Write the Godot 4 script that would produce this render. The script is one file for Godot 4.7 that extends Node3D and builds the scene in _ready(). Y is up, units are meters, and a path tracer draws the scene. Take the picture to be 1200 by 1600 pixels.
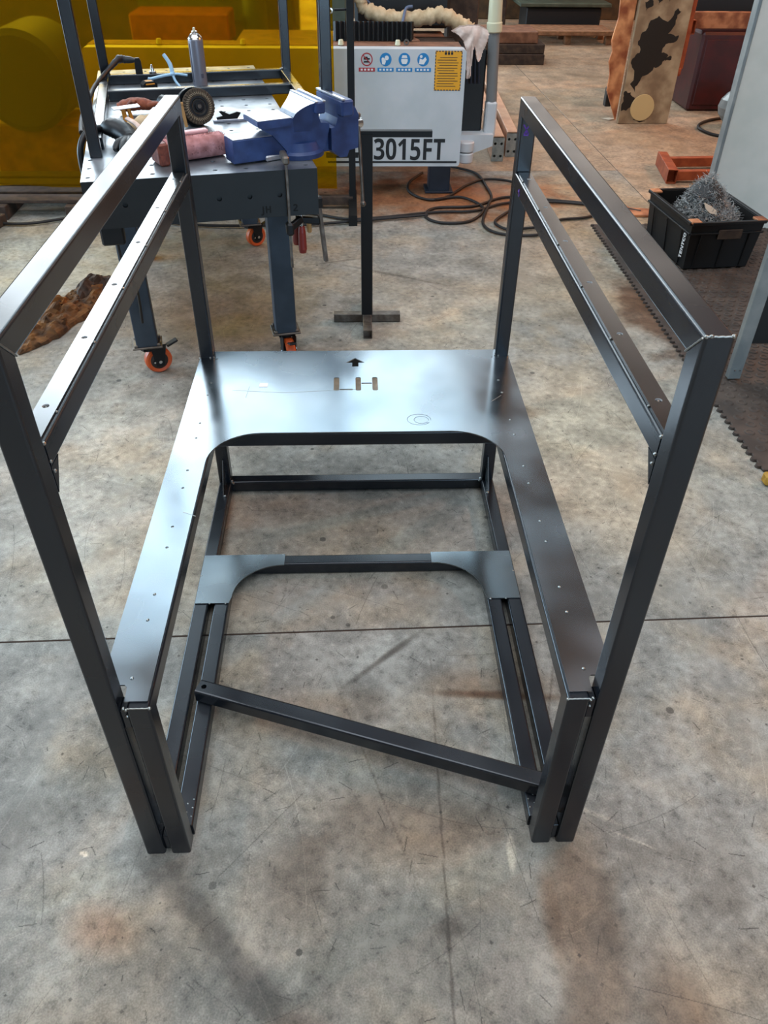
extends Node3D
# Metal workshop: a welded box-section frame on a stained concrete floor, a perforated welding
# table with a vice behind it, a laser cutting machine, an amber curtain and shop clutter.

var taken := {}
var M := {}
var rng := RandomNumberGenerator.new()

# ---------------------------------------------------------------- scene tree helpers
func numbered(called: String) -> String:
	if not taken.has(called):
		taken[called] = 0
		return called
	taken[called] += 1
	return "%s_%03d" % [called, taken[called]]

func thing(called: String, label: String, category: String, at := Vector3.ZERO, turn := 0.0, group := "") -> Node3D:
	var o := Node3D.new()
	o.name = numbered(called)
	add_child(o)
	o.position = at
	o.rotation.y = turn
	meta(o, label, category, group)
	return o

func meta(o: Node, label: String, category := "", group := "", kind := "") -> void:
	if label: o.set_meta("label", label)
	if category: o.set_meta("category", category)
	if group: o.set_meta("group", group)
	if kind: o.set_meta("kind", kind)

func mesh_of(st: SurfaceTool) -> ArrayMesh:
	return st.commit()

func part(called: String, st: SurfaceTool, m: Material, parent: Node, label := "") -> MeshInstance3D:
	var o := MeshInstance3D.new()
	o.name = called
	o.mesh = st.commit()
	o.material_override = m
	parent.add_child(o, true)
	if label: o.set_meta("label", label)
	return o

func top(called: String, st: SurfaceTool, m: Material, label: String, category: String, group := "") -> MeshInstance3D:
	var o := MeshInstance3D.new()
	o.name = numbered(called)
	o.mesh = st.commit()
	o.material_override = m
	add_child(o)
	meta(o, label, category, group)
	return o

func structure(called: String, st: SurfaceTool, m: Material) -> MeshInstance3D:
	var o := MeshInstance3D.new()
	o.name = called
	if st: o.mesh = st.commit()
	o.material_override = m
	add_child(o)
	o.set_meta("kind", "structure")
	return o

# ---------------------------------------------------------------- geometry helpers
func mb() -> SurfaceTool:
	var st := SurfaceTool.new()
	st.begin(Mesh.PRIMITIVE_TRIANGLES)
	return st

func vert(st: SurfaceTool, p: Vector3, n: Vector3, uv := Vector2.ZERO) -> void:
	st.set_normal(n)
	st.set_uv(uv)
	st.add_vertex(p)

func tri(st: SurfaceTool, a: Vector3, b: Vector3, c: Vector3, na: Vector3, nb: Vector3, nc: Vector3, ua := Vector2.ZERO, ub := Vector2.ZERO, uc := Vector2.ZERO) -> void:
	if (b - a).cross(c - a).dot(na + nb + nc) > 0.0:
		vert(st, a, na, ua); vert(st, c, nc, uc); vert(st, b, nb, ub)
	else:
		vert(st, a, na, ua); vert(st, b, nb, ub); vert(st, c, nc, uc)

func quad(st: SurfaceTool, a: Vector3, b: Vector3, c: Vector3, d: Vector3, n: Vector3) -> void:
	tri(st, a, b, c, n, n, n, Vector2(0, 0), Vector2(1, 0), Vector2(1, 1))
	tri(st, a, c, d, n, n, n, Vector2(0, 0), Vector2(1, 1), Vector2(0, 1))

func quadn(st: SurfaceTool, a: Vector3, b: Vector3, c: Vector3, d: Vector3, na: Vector3, nb: Vector3, nc: Vector3, nd: Vector3) -> void:
	tri(st, a, b, c, na, nb, nc)
	tri(st, a, c, d, na, nc, nd)

# profile of a rounded rectangle: [[point, normal], ...]
func rounded(w: float, h: float, r: float, n := 3) -> Array:
	var out := []
	for k in 4:
		var cx := (w / 2 - r) * (1.0 if k == 0 or k == 3 else -1.0)
		var cy := (h / 2 - r) * (1.0 if k < 2 else -1.0)
		for i in n + 1:
			var a := (k + float(i) / n) * PI / 2
			out.append([Vector2(cx + r * cos(a), cy + r * sin(a)), Vector2(cos(a), sin(a))])
	return out

# bar of box section from a to b; up gives the direction of its height; na / nb are the normals of its end cuts
func bar(st: SurfaceTool, a: Vector3, b: Vector3, up: Vector3, w: float, h: float, r := 0.003, na := Vector3.ZERO, nb := Vector3.ZERO, open_a := 0.0, open_b := 0.0) -> void:
	var dir := (b - a).normalized()
	var side := dir.cross(up).normalized()
	up = side.cross(dir).normalized()
	if na == Vector3.ZERO: na = -dir
	if nb == Vector3.ZERO: nb = dir
	var prof := rounded(w, h, r)
	var n := prof.size()
	var pa := []
	var pb := []
	var nn := []
	for q in prof:
		var o: Vector3 = side * q[0].x + up * q[0].y
		nn.append(side * q[1].x + up * q[1].y)
		pa.append(a + o - dir * (o.dot(na) / dir.dot(na)))
		pb.append(b + o - dir * (o.dot(nb) / dir.dot(nb)))
	for i in n:
		var j := (i + 1) % n
		quadn(st, pa[i], pb[i], pb[j], pa[j], nn[i], nn[i], nn[j], nn[j])
	for e in 2:
		var ring: Array = pa if e == 0 else pb
		var c: Vector3 = a if e == 0 else b
		var nrm: Vector3 = (na if e == 0 else nb).normalized()
		var deep := open_a if e == 0 else open_b
		if deep <= 0.0:
			for i in n:
				tri(st, c, ring[i], ring[(i + 1) % n], nrm, nrm, nrm)
		else:
			var sx := (w - 0.006) / w
			var inward := dir * (deep if e == 0 else -deep)
			for i in n:
				var j := (i + 1) % n
				var ii: Vector3 = c + (ring[i] - c) * sx
				var ij: Vector3 = c + (ring[j] - c) * sx
				quad(st, ring[i], ring[j], ij, ii, nrm)
				quadn(st, ii, ij, ij + inward, ii + inward, -nn[i], -nn[j], -nn[j], -nn[i])
				tri(st, c + inward, ii + inward, ij + inward, nrm, nrm, nrm)

func box(st: SurfaceTool, c: Vector3, s: Vector3, r := 0.002, basis := Basis.IDENTITY) -> void:
	# a box whose edges are all chamfered by r
	r = minf(r, 0.45 * minf(s.x, minf(s.y, s.z)))
	var h := s / 2
	var axes := [Vector3.RIGHT, Vector3.UP, Vector3.BACK]
	for ax in 3:
		for sg in [-1.0, 1.0]:
			var u := (ax + 1) % 3
			var v := (ax + 2) % 3
			var ps := []
			for q in [[-1, -1], [1, -1], [1, 1], [-1, 1]]:
				var p := Vector3.ZERO
				p[ax] = sg * h[ax]
				p[u] = q[0] * (h[u] - r)
				p[v] = q[1] * (h[v] - r)
				ps.append(c + basis * p)
			quad(st, ps[0], ps[1], ps[2], ps[3], basis * (axes[ax] * sg))
	for ax in 3:
		var u := (ax + 1) % 3
		var v := (ax + 2) % 3
		for q in [[-1, -1], [1, -1], [1, 1], [-1, 1]]:
			var p1 := Vector3.ZERO
			p1[u] = q[0] * h[u]
			p1[v] = q[1] * (h[v] - r)
			var p2 := Vector3.ZERO
			p2[u] = q[0] * (h[u] - r)
			p2[v] = q[1] * h[v]
			var e := Vector3.ZERO
			e[ax] = h[ax] - r
			var n1 := Vector3.ZERO
			n1[u] = q[0]
			n1[v] = q[1]
			quad(st, c + basis * (p1 - e), c + basis * (p1 + e), c + basis * (p2 + e), c + basis * (p2 - e), (basis * n1).normalized())
	for x: int in [-1, 1]:
		for y: int in [-1, 1]:
			for z: int in [-1, 1]:
				var k := Vector3(x, y, z)
				var n := (basis * k).normalized()
				tri(st, c + basis * (k * Vector3(h.x, h.y - r, h.z - r)), c + basis * (k * Vector3(h.x - r, h.y, h.z - r)), c + basis * (k * Vector3(h.x - r, h.y - r, h.z)), n, n, n)

# surface of revolution about the local y axis; prof: [Vector2(radius, y), ...]
func lathe(st: SurfaceTool, prof: Array, segs := 24, t := Transform3D.IDENTITY) -> void:
	for i in prof.size() - 1:
		var p: Vector2 = prof[i]
		var q: Vector2 = prof[i + 1]
		if p.distance_to(q) < 1e-6: continue
		var n2 := Vector2(q.y - p.y, -(q.x - p.x)).normalized()
		for k in segs:
			var a := TAU * k / segs
			var b := TAU * (k + 1) / segs
			var na := (t.basis * Vector3(n2.x * cos(a), n2.y, n2.x * sin(a))).normalized()
			var nb := (t.basis * Vector3(n2.x * cos(b), n2.y, n2.x * sin(b))).normalized()
			var pa := t * Vector3(p.x * cos(a), p.y, p.x * sin(a))
			var pb := t * Vector3(p.x * cos(b), p.y, p.x * sin(b))
			var qa := t * Vector3(q.x * cos(a), q.y, q.x * sin(a))
			var qb := t * Vector3(q.x * cos(b), q.y, q.x * sin(b))
			if p.x > 1e-6: tri(st, pa, pb, qb, na, nb, nb)
			if q.x > 1e-6: tri(st, pa, qb, qa, na, nb, na)

func cyl(st: SurfaceTool, a: Vector3, b: Vector3, r: float, segs := 16, r2 := -1.0, bev := 0.0) -> void:
	if r2 < 0: r2 = r
	var y := (b - a).normalized()
	var x := y.cross(Vector3(0.31, 0.2, 0.93)).normalized()
	var t := Transform3D(Basis(x, y, x.cross(y)), a)
	var L := a.distance_to(b)
	if bev > 0: lathe(st, [Vector2(0, 0), Vector2(r - bev, 0), Vector2(r, bev), Vector2(r2, L - bev), Vector2(r2 - bev, L), Vector2(0, L)], segs, t)
	else: lathe(st, [Vector2(0, 0), Vector2(r, 0), Vector2(r2, L), Vector2(0, L)], segs, t)

func ball(st: SurfaceTool, c: Vector3, s: Vector3, n := 8, basis := Basis.IDENTITY) -> void:
	var prof := []
	for i in n + 1:
		var a := -PI / 2 + PI * i / n
		prof.append(Vector2(maxf(cos(a), 0.0), sin(a)))
	lathe(st, prof, n * 2, Transform3D(basis * Basis.from_scale(s), c))

func smooth(pts: Array, n := 8) -> Array:
	var c := Curve3D.new()
	for i in pts.size():
		var a: Vector3 = pts[maxi(i - 1, 0)]
		var b: Vector3 = pts[mini(i + 1, pts.size() - 1)]
		var t := (b - a) / 6.0
		c.add_point(pts[i], -t, t)
	var out := []
	for i in pts.size() - 1:
		for k in n: out.append(c.sample(i, float(k) / n))
	out.append(pts[-1])
	return out

# round tube along points; radius may be a number or one per point
func tube(st: SurfaceTool, pts: Array, radius, segs := 8, flat := 1.0) -> void:
	var x := Vector3.ZERO
	var rings := []
	var norms := []
	var n := pts.size()
	for i in n:
		var d: Vector3 = (pts[mini(i + 1, n - 1)] - pts[maxi(i - 1, 0)]).normalized()
		if x == Vector3.ZERO:
			x = d.cross(Vector3.UP if absf(d.y) < 0.9 else Vector3.RIGHT).normalized()
		else:
			x = (x - d * x.dot(d)).normalized()
		var y := x.cross(d).normalized()
		var r: float = radius[i] if radius is Array else radius
		var ring := []
		var nr := []
		for k in segs:
			var a := TAU * k / segs
			var o := x * cos(a) + y * sin(a) * flat
			ring.append(pts[i] + o * r)
			nr.append((x * cos(a) + y * sin(a) / flat).normalized())
		rings.append(ring)
		norms.append(nr)
	for i in n - 1:
		for k in segs:
			var j := (k + 1) % segs
			quadn(st, rings[i][k], rings[i + 1][k], rings[i + 1][j], rings[i][j], norms[i][k], norms[i + 1][k], norms[i + 1][j], norms[i][j])
	for e in [0, n - 1]:
		var nd: Vector3 = (pts[0] - pts[1]).normalized() if e == 0 else (pts[n - 1] - pts[n - 2]).normalized()
		for k in segs: tri(st, pts[e], rings[e][k], rings[e][(k + 1) % segs], nd, nd, nd)

# flat polygon (in the xy plane of t) given thickness along t's z
func slab(st: SurfaceTool, poly: Array, thick: float, t := Transform3D.IDENTITY) -> void:
	var pk := PackedVector2Array(poly)
	var idx := Geometry2D.triangulate_polygon(pk)
	var n := (t.basis * Vector3.BACK).normalized()
	for i in range(0, idx.size(), 3):
		var a := pk[idx[i]]
		var b := pk[idx[i + 1]]
		var c := pk[idx[i + 2]]
		tri(st, t * Vector3(a.x, a.y, thick), t * Vector3(b.x, b.y, thick), t * Vector3(c.x, c.y, thick), n, n, n)
		tri(st, t * Vector3(a.x, a.y, 0), t * Vector3(b.x, b.y, 0), t * Vector3(c.x, c.y, 0), -n, -n, -n)
	var cw := Geometry2D.is_polygon_clockwise(pk)
	for i in pk.size():
		var p := pk[i]
		var q := pk[(i + 1) % pk.size()]
		var e := (q - p).normalized()
		var o := Vector2(e.y, -e.x) * (-1.0 if cw else 1.0)
		quad(st, t * Vector3(p.x, p.y, 0), t * Vector3(q.x, q.y, 0), t * Vector3(q.x, q.y, thick), t * Vector3(p.x, p.y, thick), (t.basis * Vector3(o.x, o.y, 0)).normalized())

func flat_up(y: float) -> Transform3D:
	# slab polygons given as (x, z) lie at height y, thickness upwards
	return Transform3D(Basis(Vector3.RIGHT, Vector3.BACK, Vector3.UP), Vector3(0, y, 0))

# sheet of nx x ny cells of size cell with a round hole (radius by cell, 0 = none) in each; xy plane of t, facing +z
func perforated(st: SurfaceTool, xs: Array, ys: Array, hole: Callable, deep: float, t: Transform3D) -> void:
	var n := (t.basis * Vector3.BACK).normalized()
	for i in xs.size() - 1:
		for j in ys.size() - 1:
			var x0: float = xs[i]
			var x1: float = xs[i + 1]
			var y0: float = ys[j]
			var y1: float = ys[j + 1]
			var hd: Vector3 = hole.call(i, j)   # centre x, y and radius
			if hd.z <= 0.0:
				quad(st, t * Vector3(x0, y0, 0), t * Vector3(x1, y0, 0), t * Vector3(x1, y1, 0), t * Vector3(x0, y1, 0), n)
				continue
			var c := Vector2(hd.x, hd.y)
			var segs := 16
			for k in segs:
				var a := TAU * k / segs
				var b := TAU * (k + 1) / segs
				var o := []
				for w in [a, b]:
					var d := Vector2(cos(w), sin(w))
					var s := 1e9
					if absf(d.x) > 1e-6: s = minf(s, ((x1 if d.x > 0 else x0) - c.x) / d.x)
					if absf(d.y) > 1e-6: s = minf(s, ((y1 if d.y > 0 else y0) - c.y) / d.y)
					o.append(c + d * s)
				var ia := c + Vector2(cos(a), sin(a)) * hd.z
				var ib := c + Vector2(cos(b), sin(b)) * hd.z
				# corners of the cell between the two rays
				for q in [Vector2(x0, y0), Vector2(x1, y0), Vector2(x1, y1), Vector2(x0, y1)]:
					var ang := fposmod((q - c).angle(), TAU)
					if ang > a + 1e-4 and ang < b - 1e-4:
						tri(st, t * Vector3(o[0].x, o[0].y, 0), t * Vector3(q.x, q.y, 0), t * Vector3(o[1].x, o[1].y, 0), n, n, n)
				quad(st, t * Vector3(ia.x, ia.y, 0), t * Vector3(o[0].x, o[0].y, 0), t * Vector3(o[1].x, o[1].y, 0), t * Vector3(ib.x, ib.y, 0), n)
				var na := -(t.basis * Vector3(cos(a), sin(a), 0)).normalized()
				var nb := -(t.basis * Vector3(cos(b), sin(b), 0)).normalized()
				quadn(st, t * Vector3(ia.x, ia.y, 0), t * Vector3(ib.x, ib.y, 0), t * Vector3(ib.x, ib.y, -deep), t * Vector3(ia.x, ia.y, -deep), na, nb, nb, na)
				tri(st, t * Vector3(c.x, c.y, -deep), t * Vector3(ia.x, ia.y, -deep), t * Vector3(ib.x, ib.y, -deep), n, n, n)

func steps(a: float, b: float, n: int) -> Array:
	var out := []
	for i in n + 1: out.append(lerpf(a, b, float(i) / n))
	return out

func text_part(called: String, s: String, size: float, depth: float, m: Material, parent: Node, t: Transform3D, bold := true, squeeze := 1.0) -> void:
	var f := SystemFont.new()
	f.font_names = PackedStringArray(["Droid Sans"])
	f.font_weight = 700 if bold else 400
	var tm := TextMesh.new()
	tm.text = s
	tm.font = f
	tm.font_size = 64
	tm.pixel_size = size / 64.0
	tm.depth = depth
	tm.curve_step = 2.0
	var o := MeshInstance3D.new()
	o.name = called
	o.mesh = tm
	o.material_override = m
	o.transform = t * Transform3D(Basis.from_scale(Vector3(squeeze, 1, 1)), Vector3.ZERO)
	parent.add_child(o, true)

# ---------------------------------------------------------------- materials
func noise(freq: float, seed_: int, octaves := 4, kind := FastNoiseLite.TYPE_SIMPLEX_SMOOTH) -> FastNoiseLite:
	var f := FastNoiseLite.new()
	f.noise_type = kind
	f.seed = seed_
	f.frequency = freq
	f.fractal_octaves = octaves
	return f

func tex(freq: float, seed_: int, cols: Array, offs: Array, size := 256, octaves := 4, seam := true) -> NoiseTexture2D:
	var t := NoiseTexture2D.new()
	t.width = size
	t.height = size
	t.seamless = seam
	t.noise = noise(freq, seed_, octaves)
	var g := Gradient.new()
	g.offsets = PackedFloat32Array(offs)
	g.colors = PackedColorArray(cols)
	t.color_ramp = g
	return t

func grey(v: float) -> Color:
	return Color(v, v, v)

func mat(called: String, c: Color, rough := 0.6, metal := 0.0, spec := 0.5) -> StandardMaterial3D:
	var m := StandardMaterial3D.new()
	m.resource_name = called
	m.albedo_color = c
	m.roughness = rough
	m.metallic = metal
	m.metallic_specular = spec
	M[called] = m
	return m

# uneven: albedo varies from c1 to c2 in patches `size` metres across
func mottled(called: String, c1: Color, c2: Color, rough: float, metal: float, size := 0.3, seed_ := 1, rough2 := -1.0) -> StandardMaterial3D:
	var m := mat(called, Color.WHITE, rough, metal)
	m.albedo_texture = tex(0.012, seed_, [c1, c1.lerp(c2, 0.5), c2], [0.2, 0.5, 0.8])
	m.uv1_triplanar = true
	m.uv1_scale = Vector3.ONE / size
	if rough2 >= 0.0:
		m.roughness = 1.0
		m.roughness_texture = tex(0.016, seed_ + 7, [grey(rough), grey(rough2)], [0.15, 0.85])
	return m

# bare steel: faint cloudy changes of tone and gloss over a 2.6 m map, so that no seam falls on the frame
func steel(called: String, c1: Color, c2: Color, rough: float, rough2: float, metal: float, spec: float, seed_: int) -> void:
	var m := mat(called, Color.WHITE, 1.0, metal, spec)
	m.albedo_texture = tex(0.009, seed_, [c1, c2], [0.2, 0.8], 512, 4, false)
	m.roughness_texture = tex(0.014, seed_ + 7, [grey(rough), grey(rough2)], [0.25, 0.85], 512, 3, false)
	m.uv1_triplanar = true
	m.uv1_scale = Vector3.ONE / 2.6
	m.uv1_offset = Vector3.ONE * 0.52

func materials() -> void:
	steel("tube_steel", Color(0.085, 0.105, 0.135), Color(0.12, 0.135, 0.155), 0.20, 0.32, 0.4, 0.85, 3)
	steel("sheet_steel", Color(0.48, 0.51, 0.53), Color(0.55, 0.57, 0.58), 0.2, 0.34, 1.0, 0.5, 17)
	steel("plate_steel", Color(0.60, 0.64, 0.67), Color(0.68, 0.70, 0.72), 0.15, 0.29, 1.0, 0.5, 11)
	steel("strip_steel", Color(0.52, 0.53, 0.54), Color(0.57, 0.58, 0.59), 0.22, 0.27, 1.0, 0.5, 14)
	mat("weld", Color(0.62, 0.62, 0.6), 0.35, 1.0)
	mat("dark_hole", Color(0.03, 0.03, 0.03), 0.9)
	mottled("table_top", Color(0.50, 0.52, 0.54), Color(0.68, 0.70, 0.72), 0.34, 0.85, 0.6, 21, 0.5)
	mottled("table_side", Color(0.035, 0.038, 0.042), Color(0.055, 0.06, 0.064), 0.5, 0.1, 0.5, 22)
	mottled("table_leg", Color(0.18, 0.225, 0.275), Color(0.215, 0.26, 0.31), 0.45, 0.2, 0.4, 23)
	mat("caster_orange", Color(0.80, 0.33, 0.12), 0.45)
	mat("caster_brown", Color(0.16, 0.12, 0.10), 0.55)
	mat("black_iron", Color(0.07, 0.07, 0.075), 0.5, 0.4)
	mottled("old_steel", Color(0.33, 0.29, 0.26), Color(0.45, 0.42, 0.39), 0.45, 0.7, 0.2, 24)
	mottled("vice_blue", Color(0.115, 0.19, 0.36), Color(0.17, 0.26, 0.45), 0.38, 0.0, 0.25, 25, 0.5)
	mottled("vice_bright", Color(0.66, 0.68, 0.72), Color(0.80, 0.80, 0.82), 0.3, 0.8, 0.15, 26)
	mat("chrome", Color(0.78, 0.78, 0.78), 0.2, 1.0)
	mottled("white_paint", Color(0.73, 0.75, 0.76), Color(0.77, 0.78, 0.79), 0.42, 0.0, 0.8, 27)
	mat("print_black", Color(0.05, 0.05, 0.06), 0.5)
	mat("print_red", Color(0.66, 0.14, 0.17), 0.5)
	mat("print_blue", Color(0.06, 0.48, 0.72), 0.5)
	mat("print_white", Color(0.88, 0.88, 0.88), 0.5)
	mat("print_yellow", Color(0.90, 0.63, 0.05), 0.5)
	mottled("navy_paint", Color(0.09, 0.115, 0.17), Color(0.12, 0.145, 0.20), 0.5, 0.0, 0.4, 28)
	mottled("brown_top", Color(0.42, 0.27, 0.19), Color(0.55, 0.38, 0.28), 0.6, 0.1, 0.4, 29)
	mat("bellows", Color(0.06, 0.06, 0.065), 0.55)
	mottled("cream_cloth", Color(0.70, 0.60, 0.46), Color(0.84, 0.75, 0.61), 0.9, 0.0, 0.2, 30)
	mottled("rag_cloth", Color(0.80, 0.71, 0.66), Color(0.90, 0.83, 0.79), 0.95, 0.0, 0.15, 31)
	mat("pipe_grey", Color(0.45, 0.46, 0.46), 0.5)
	mat("cream_plastic", Color(0.80, 0.78, 0.66), 0.35)
	mat("cable_black", Color(0.09, 0.07, 0.06), 0.6)
	mat("blue_hose", Color(0.32, 0.38, 0.48), 0.5)
	mottled("beam_primer", Color(0.66, 0.50, 0.39), Color(0.74, 0.58, 0.46), 0.6, 0.0, 0.4, 32)
	mottled("galvanised", Color(0.47, 0.48, 0.46), Color(0.56, 0.57, 0.54), 0.45, 0.3, 0.15, 33)
	mottled("pallet_wood", Color(0.47, 0.33, 0.22), Color(0.60, 0.43, 0.30), 0.85, 0.0, 0.3, 34)
	mottled("dark_wood", Color(0.20, 0.15, 0.12), Color(0.30, 0.23, 0.18), 0.85, 0.0, 0.3, 35)
	mottled("rust_orange", Color(0.52, 0.22, 0.09), Color(0.62, 0.30, 0.15), 0.65, 0.1, 0.3, 36)
	mottled("rust_plate", Color(0.46, 0.25, 0.14), Color(0.72, 0.48, 0.32), 0.7, 0.1, 0.5, 37)
	mottled("red_paint", Color(0.20, 0.022, 0.028), Color(0.26, 0.035, 0.038), 0.45, 0.0, 0.5, 38)
	mottled("green_paint", Color(0.23, 0.26, 0.21), Color(0.30, 0.33, 0.27), 0.55, 0.0, 0.6, 39)
	mottled("olive_dark", Color(0.20, 0.15, 0.08), Color(0.30, 0.22, 0.12), 0.6, 0.0, 0.6, 54)
	mat("wool_core", Color(0.22, 0.22, 0.22), 0.6, 0.5)
	mat("drum_green", Color(0.10, 0.12, 0.07), 0.6)
	mat("dark_grey", Color(0.10, 0.10, 0.10), 0.6)
	mottled("panel_white", Color(0.78, 0.78, 0.74), Color(0.82, 0.81, 0.77), 0.5, 0.0, 0.8, 40)
	mottled("post_grey", Color(0.46, 0.48, 0.48), Color(0.54, 0.55, 0.54), 0.4, 0.3, 0.5, 41)
	mat("crate_black", Color(0.045, 0.043, 0.043), 0.5)
	mat("swarf", Color(0.66, 0.66, 0.65), 0.4, 0.8)
	mottled("rubber", Color(0.20, 0.165, 0.14), Color(0.29, 0.24, 0.205), 0.75, 0.0, 0.5, 42)
	mottled("yellow_block", Color(0.60, 0.44, 0.12), Color(0.72, 0.55, 0.20), 0.7, 0.0, 0.1, 43)
	mottled("leather", Color(0.40, 0.18, 0.10), Color(0.56, 0.28, 0.15), 0.75, 0.0, 0.08, 44)
	mat("black_rubber", Color(0.05, 0.05, 0.06), 0.45)
	mat("paper", Color(0.75, 0.68, 0.60), 0.9)
	mottled("bristle", Color(0.56, 0.36, 0.35), Color(0.76, 0.55, 0.55), 0.85, 0.0, 0.2, 45)
	mottled("brush_wood", Color(0.36, 0.16, 0.11), Color(0.50, 0.25, 0.18), 0.6, 0.0, 0.08, 46)
	mat("pink_wood", Color(0.80, 0.62, 0.62), 0.6)
	mottled("abrasive", Color(0.20, 0.17, 0.14), Color(0.34, 0.29, 0.23), 0.9, 0.0, 0.02, 47)
	mat("can_grey", Color(0.52, 0.52, 0.56), 0.35, 0.5)
	mat("can_label", Color(0.34, 0.34, 0.40), 0.4, 0.2)
	mat("pale_blue", Color(0.66, 0.80, 0.90), 0.4)
	mat("flap_fleck", Color(0.50, 0.45, 0.37), 0.8)
	mat("tool_yellow", Color(0.80, 0.52, 0.10), 0.5)
	mat("handle_red", Color(0.45, 0.12, 0.09), 0.45)
	mat("tan_wood", Color(0.66, 0.50, 0.30), 0.7)
	mottled("cardboard", Color(0.20, 0.13, 0.07), Color(0.50, 0.33, 0.16), 0.9, 0.0, 0.25, 48)
	mat("marker_purple", Color(0.42, 0.24, 0.66), 0.7)
	mottled("wall_paint", Color(0.36, 0.33, 0.30), Color(0.42, 0.39, 0.36), 0.9, 0.0, 2.0, 49)
	mottled("wall_dark", Color(0.40, 0.32, 0.27), Color(0.47, 0.39, 0.33), 0.9, 0.0, 2.0, 51)
	mottled("ceiling_brown", Color(0.46, 0.37, 0.31), Color(0.52, 0.43, 0.37), 0.9, 0.0, 2.0, 50)
	var cu := mat("curtain_amber", Color(0.84, 0.66, 0.09, 0.08), 0.13)
	cu.transparency = BaseMaterial3D.TRANSPARENCY_ALPHA
	cu.refraction_enabled = true
	cu.refraction_scale = 0.008
	for k in ["skylight_glow", "bright_glow", "fill_glow", "dim_glow", "lamp_glow"]:
		var m := mat(k, Color(0.8, 0.8, 0.8), 0.8)
		m.emission_enabled = true
		m.emission = {"skylight_glow": Color(0.86, 0.95, 1.0), "dim_glow": Color(1.0, 0.95, 0.90), "bright_glow": Color(0.92, 0.97, 1.0), "fill_glow": Color(0.8, 0.92, 1.0), "lamp_glow": Color(1.0, 0.72, 0.45)}[k]
		m.emission_energy_multiplier = {"skylight_glow": 1.3, "dim_glow": 0.8, "bright_glow": 7.5, "fill_glow": 0.3, "lamp_glow": 1.0}[k]

# one concrete slab's own stains and painted light and shade: low-resolution colour map + shared fine grain
var grain: ImageTexture
func make_grain() -> void:
	var n := 1024
	var a := noise(0.35, 91, 2).get_seamless_image(n, n)
	var b := noise(0.045, 92, 4).get_seamless_image(n, n)
	var c := noise(0.008, 93, 5).get_seamless_image(n, n)
	var da := a.get_data()
	var db := b.get_data()
	var dc := c.get_data()
	var out := PackedByteArray()
	out.resize(n * n * 3)
	for i in n * n:
		var v := 0.86 + (da[i] - 128) * 0.0011 + (db[i] - 128) * 0.0008 + (dc[i] - 128) * 0.0010
		if db[i] < 58: v -= 0.07
		if db[i] > 196: v += 0.05
		var g := int(clampf(v, 0.2, 1.0) * 255.0)
		out[i * 3] = g
		out[i * 3 + 1] = g
		out[i * 3 + 2] = g
	var im := Image.create_from_data(n, n, false, Image.FORMAT_RGB8, out)
	# scratches and scuffs
	rng.seed = 5
	for s in 620:
		var p := Vector2(rng.randf() * n, rng.randf() * n)
		var ang := rng.randf() * TAU
		var L := rng.randf_range(4, 26) if s > 90 else rng.randf_range(40, 210)
		var dark := rng.randf() < 0.55
		var bend := rng.randf_range(-0.003, 0.003)
		var k := (rng.randf_range(0.55, 0.8) if s > 90 else rng.randf_range(0.74, 0.9)) if dark else rng.randf_range(1.08, 1.2)
		for q in int(L):
			ang += bend
			p += Vector2(cos(ang), sin(ang))
			var x := posmod(int(p.x), n)
			var y := posmod(int(p.y), n)
			var o := im.get_pixel(x, y)
			im.set_pixel(x, y, Color(minf(o.r * k, 1), minf(o.g * k, 1), minf(o.b * k, 1)))
	# pits and spots
	for s in 260:
		var p := Vector2i(rng.randi() % n, rng.randi() % n)
		var r := rng.randi_range(0, 2) if s > 14 else rng.randi_range(3, 6)
		var k := rng.randf_range(0.62, 0.85)
		for y in range(-r, r + 1):
			for x in range(-r, r + 1):
				if x * x + y * y > r * r: continue
				var xx := posmod(p.x + x, n)
				var yy := posmod(p.y + y, n)
				var o := im.get_pixel(xx, yy)
				im.set_pixel(xx, yy, Color(o.r * k, o.g * k, o.b * k))
	grain = ImageTexture.create_from_image(im)

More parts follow.
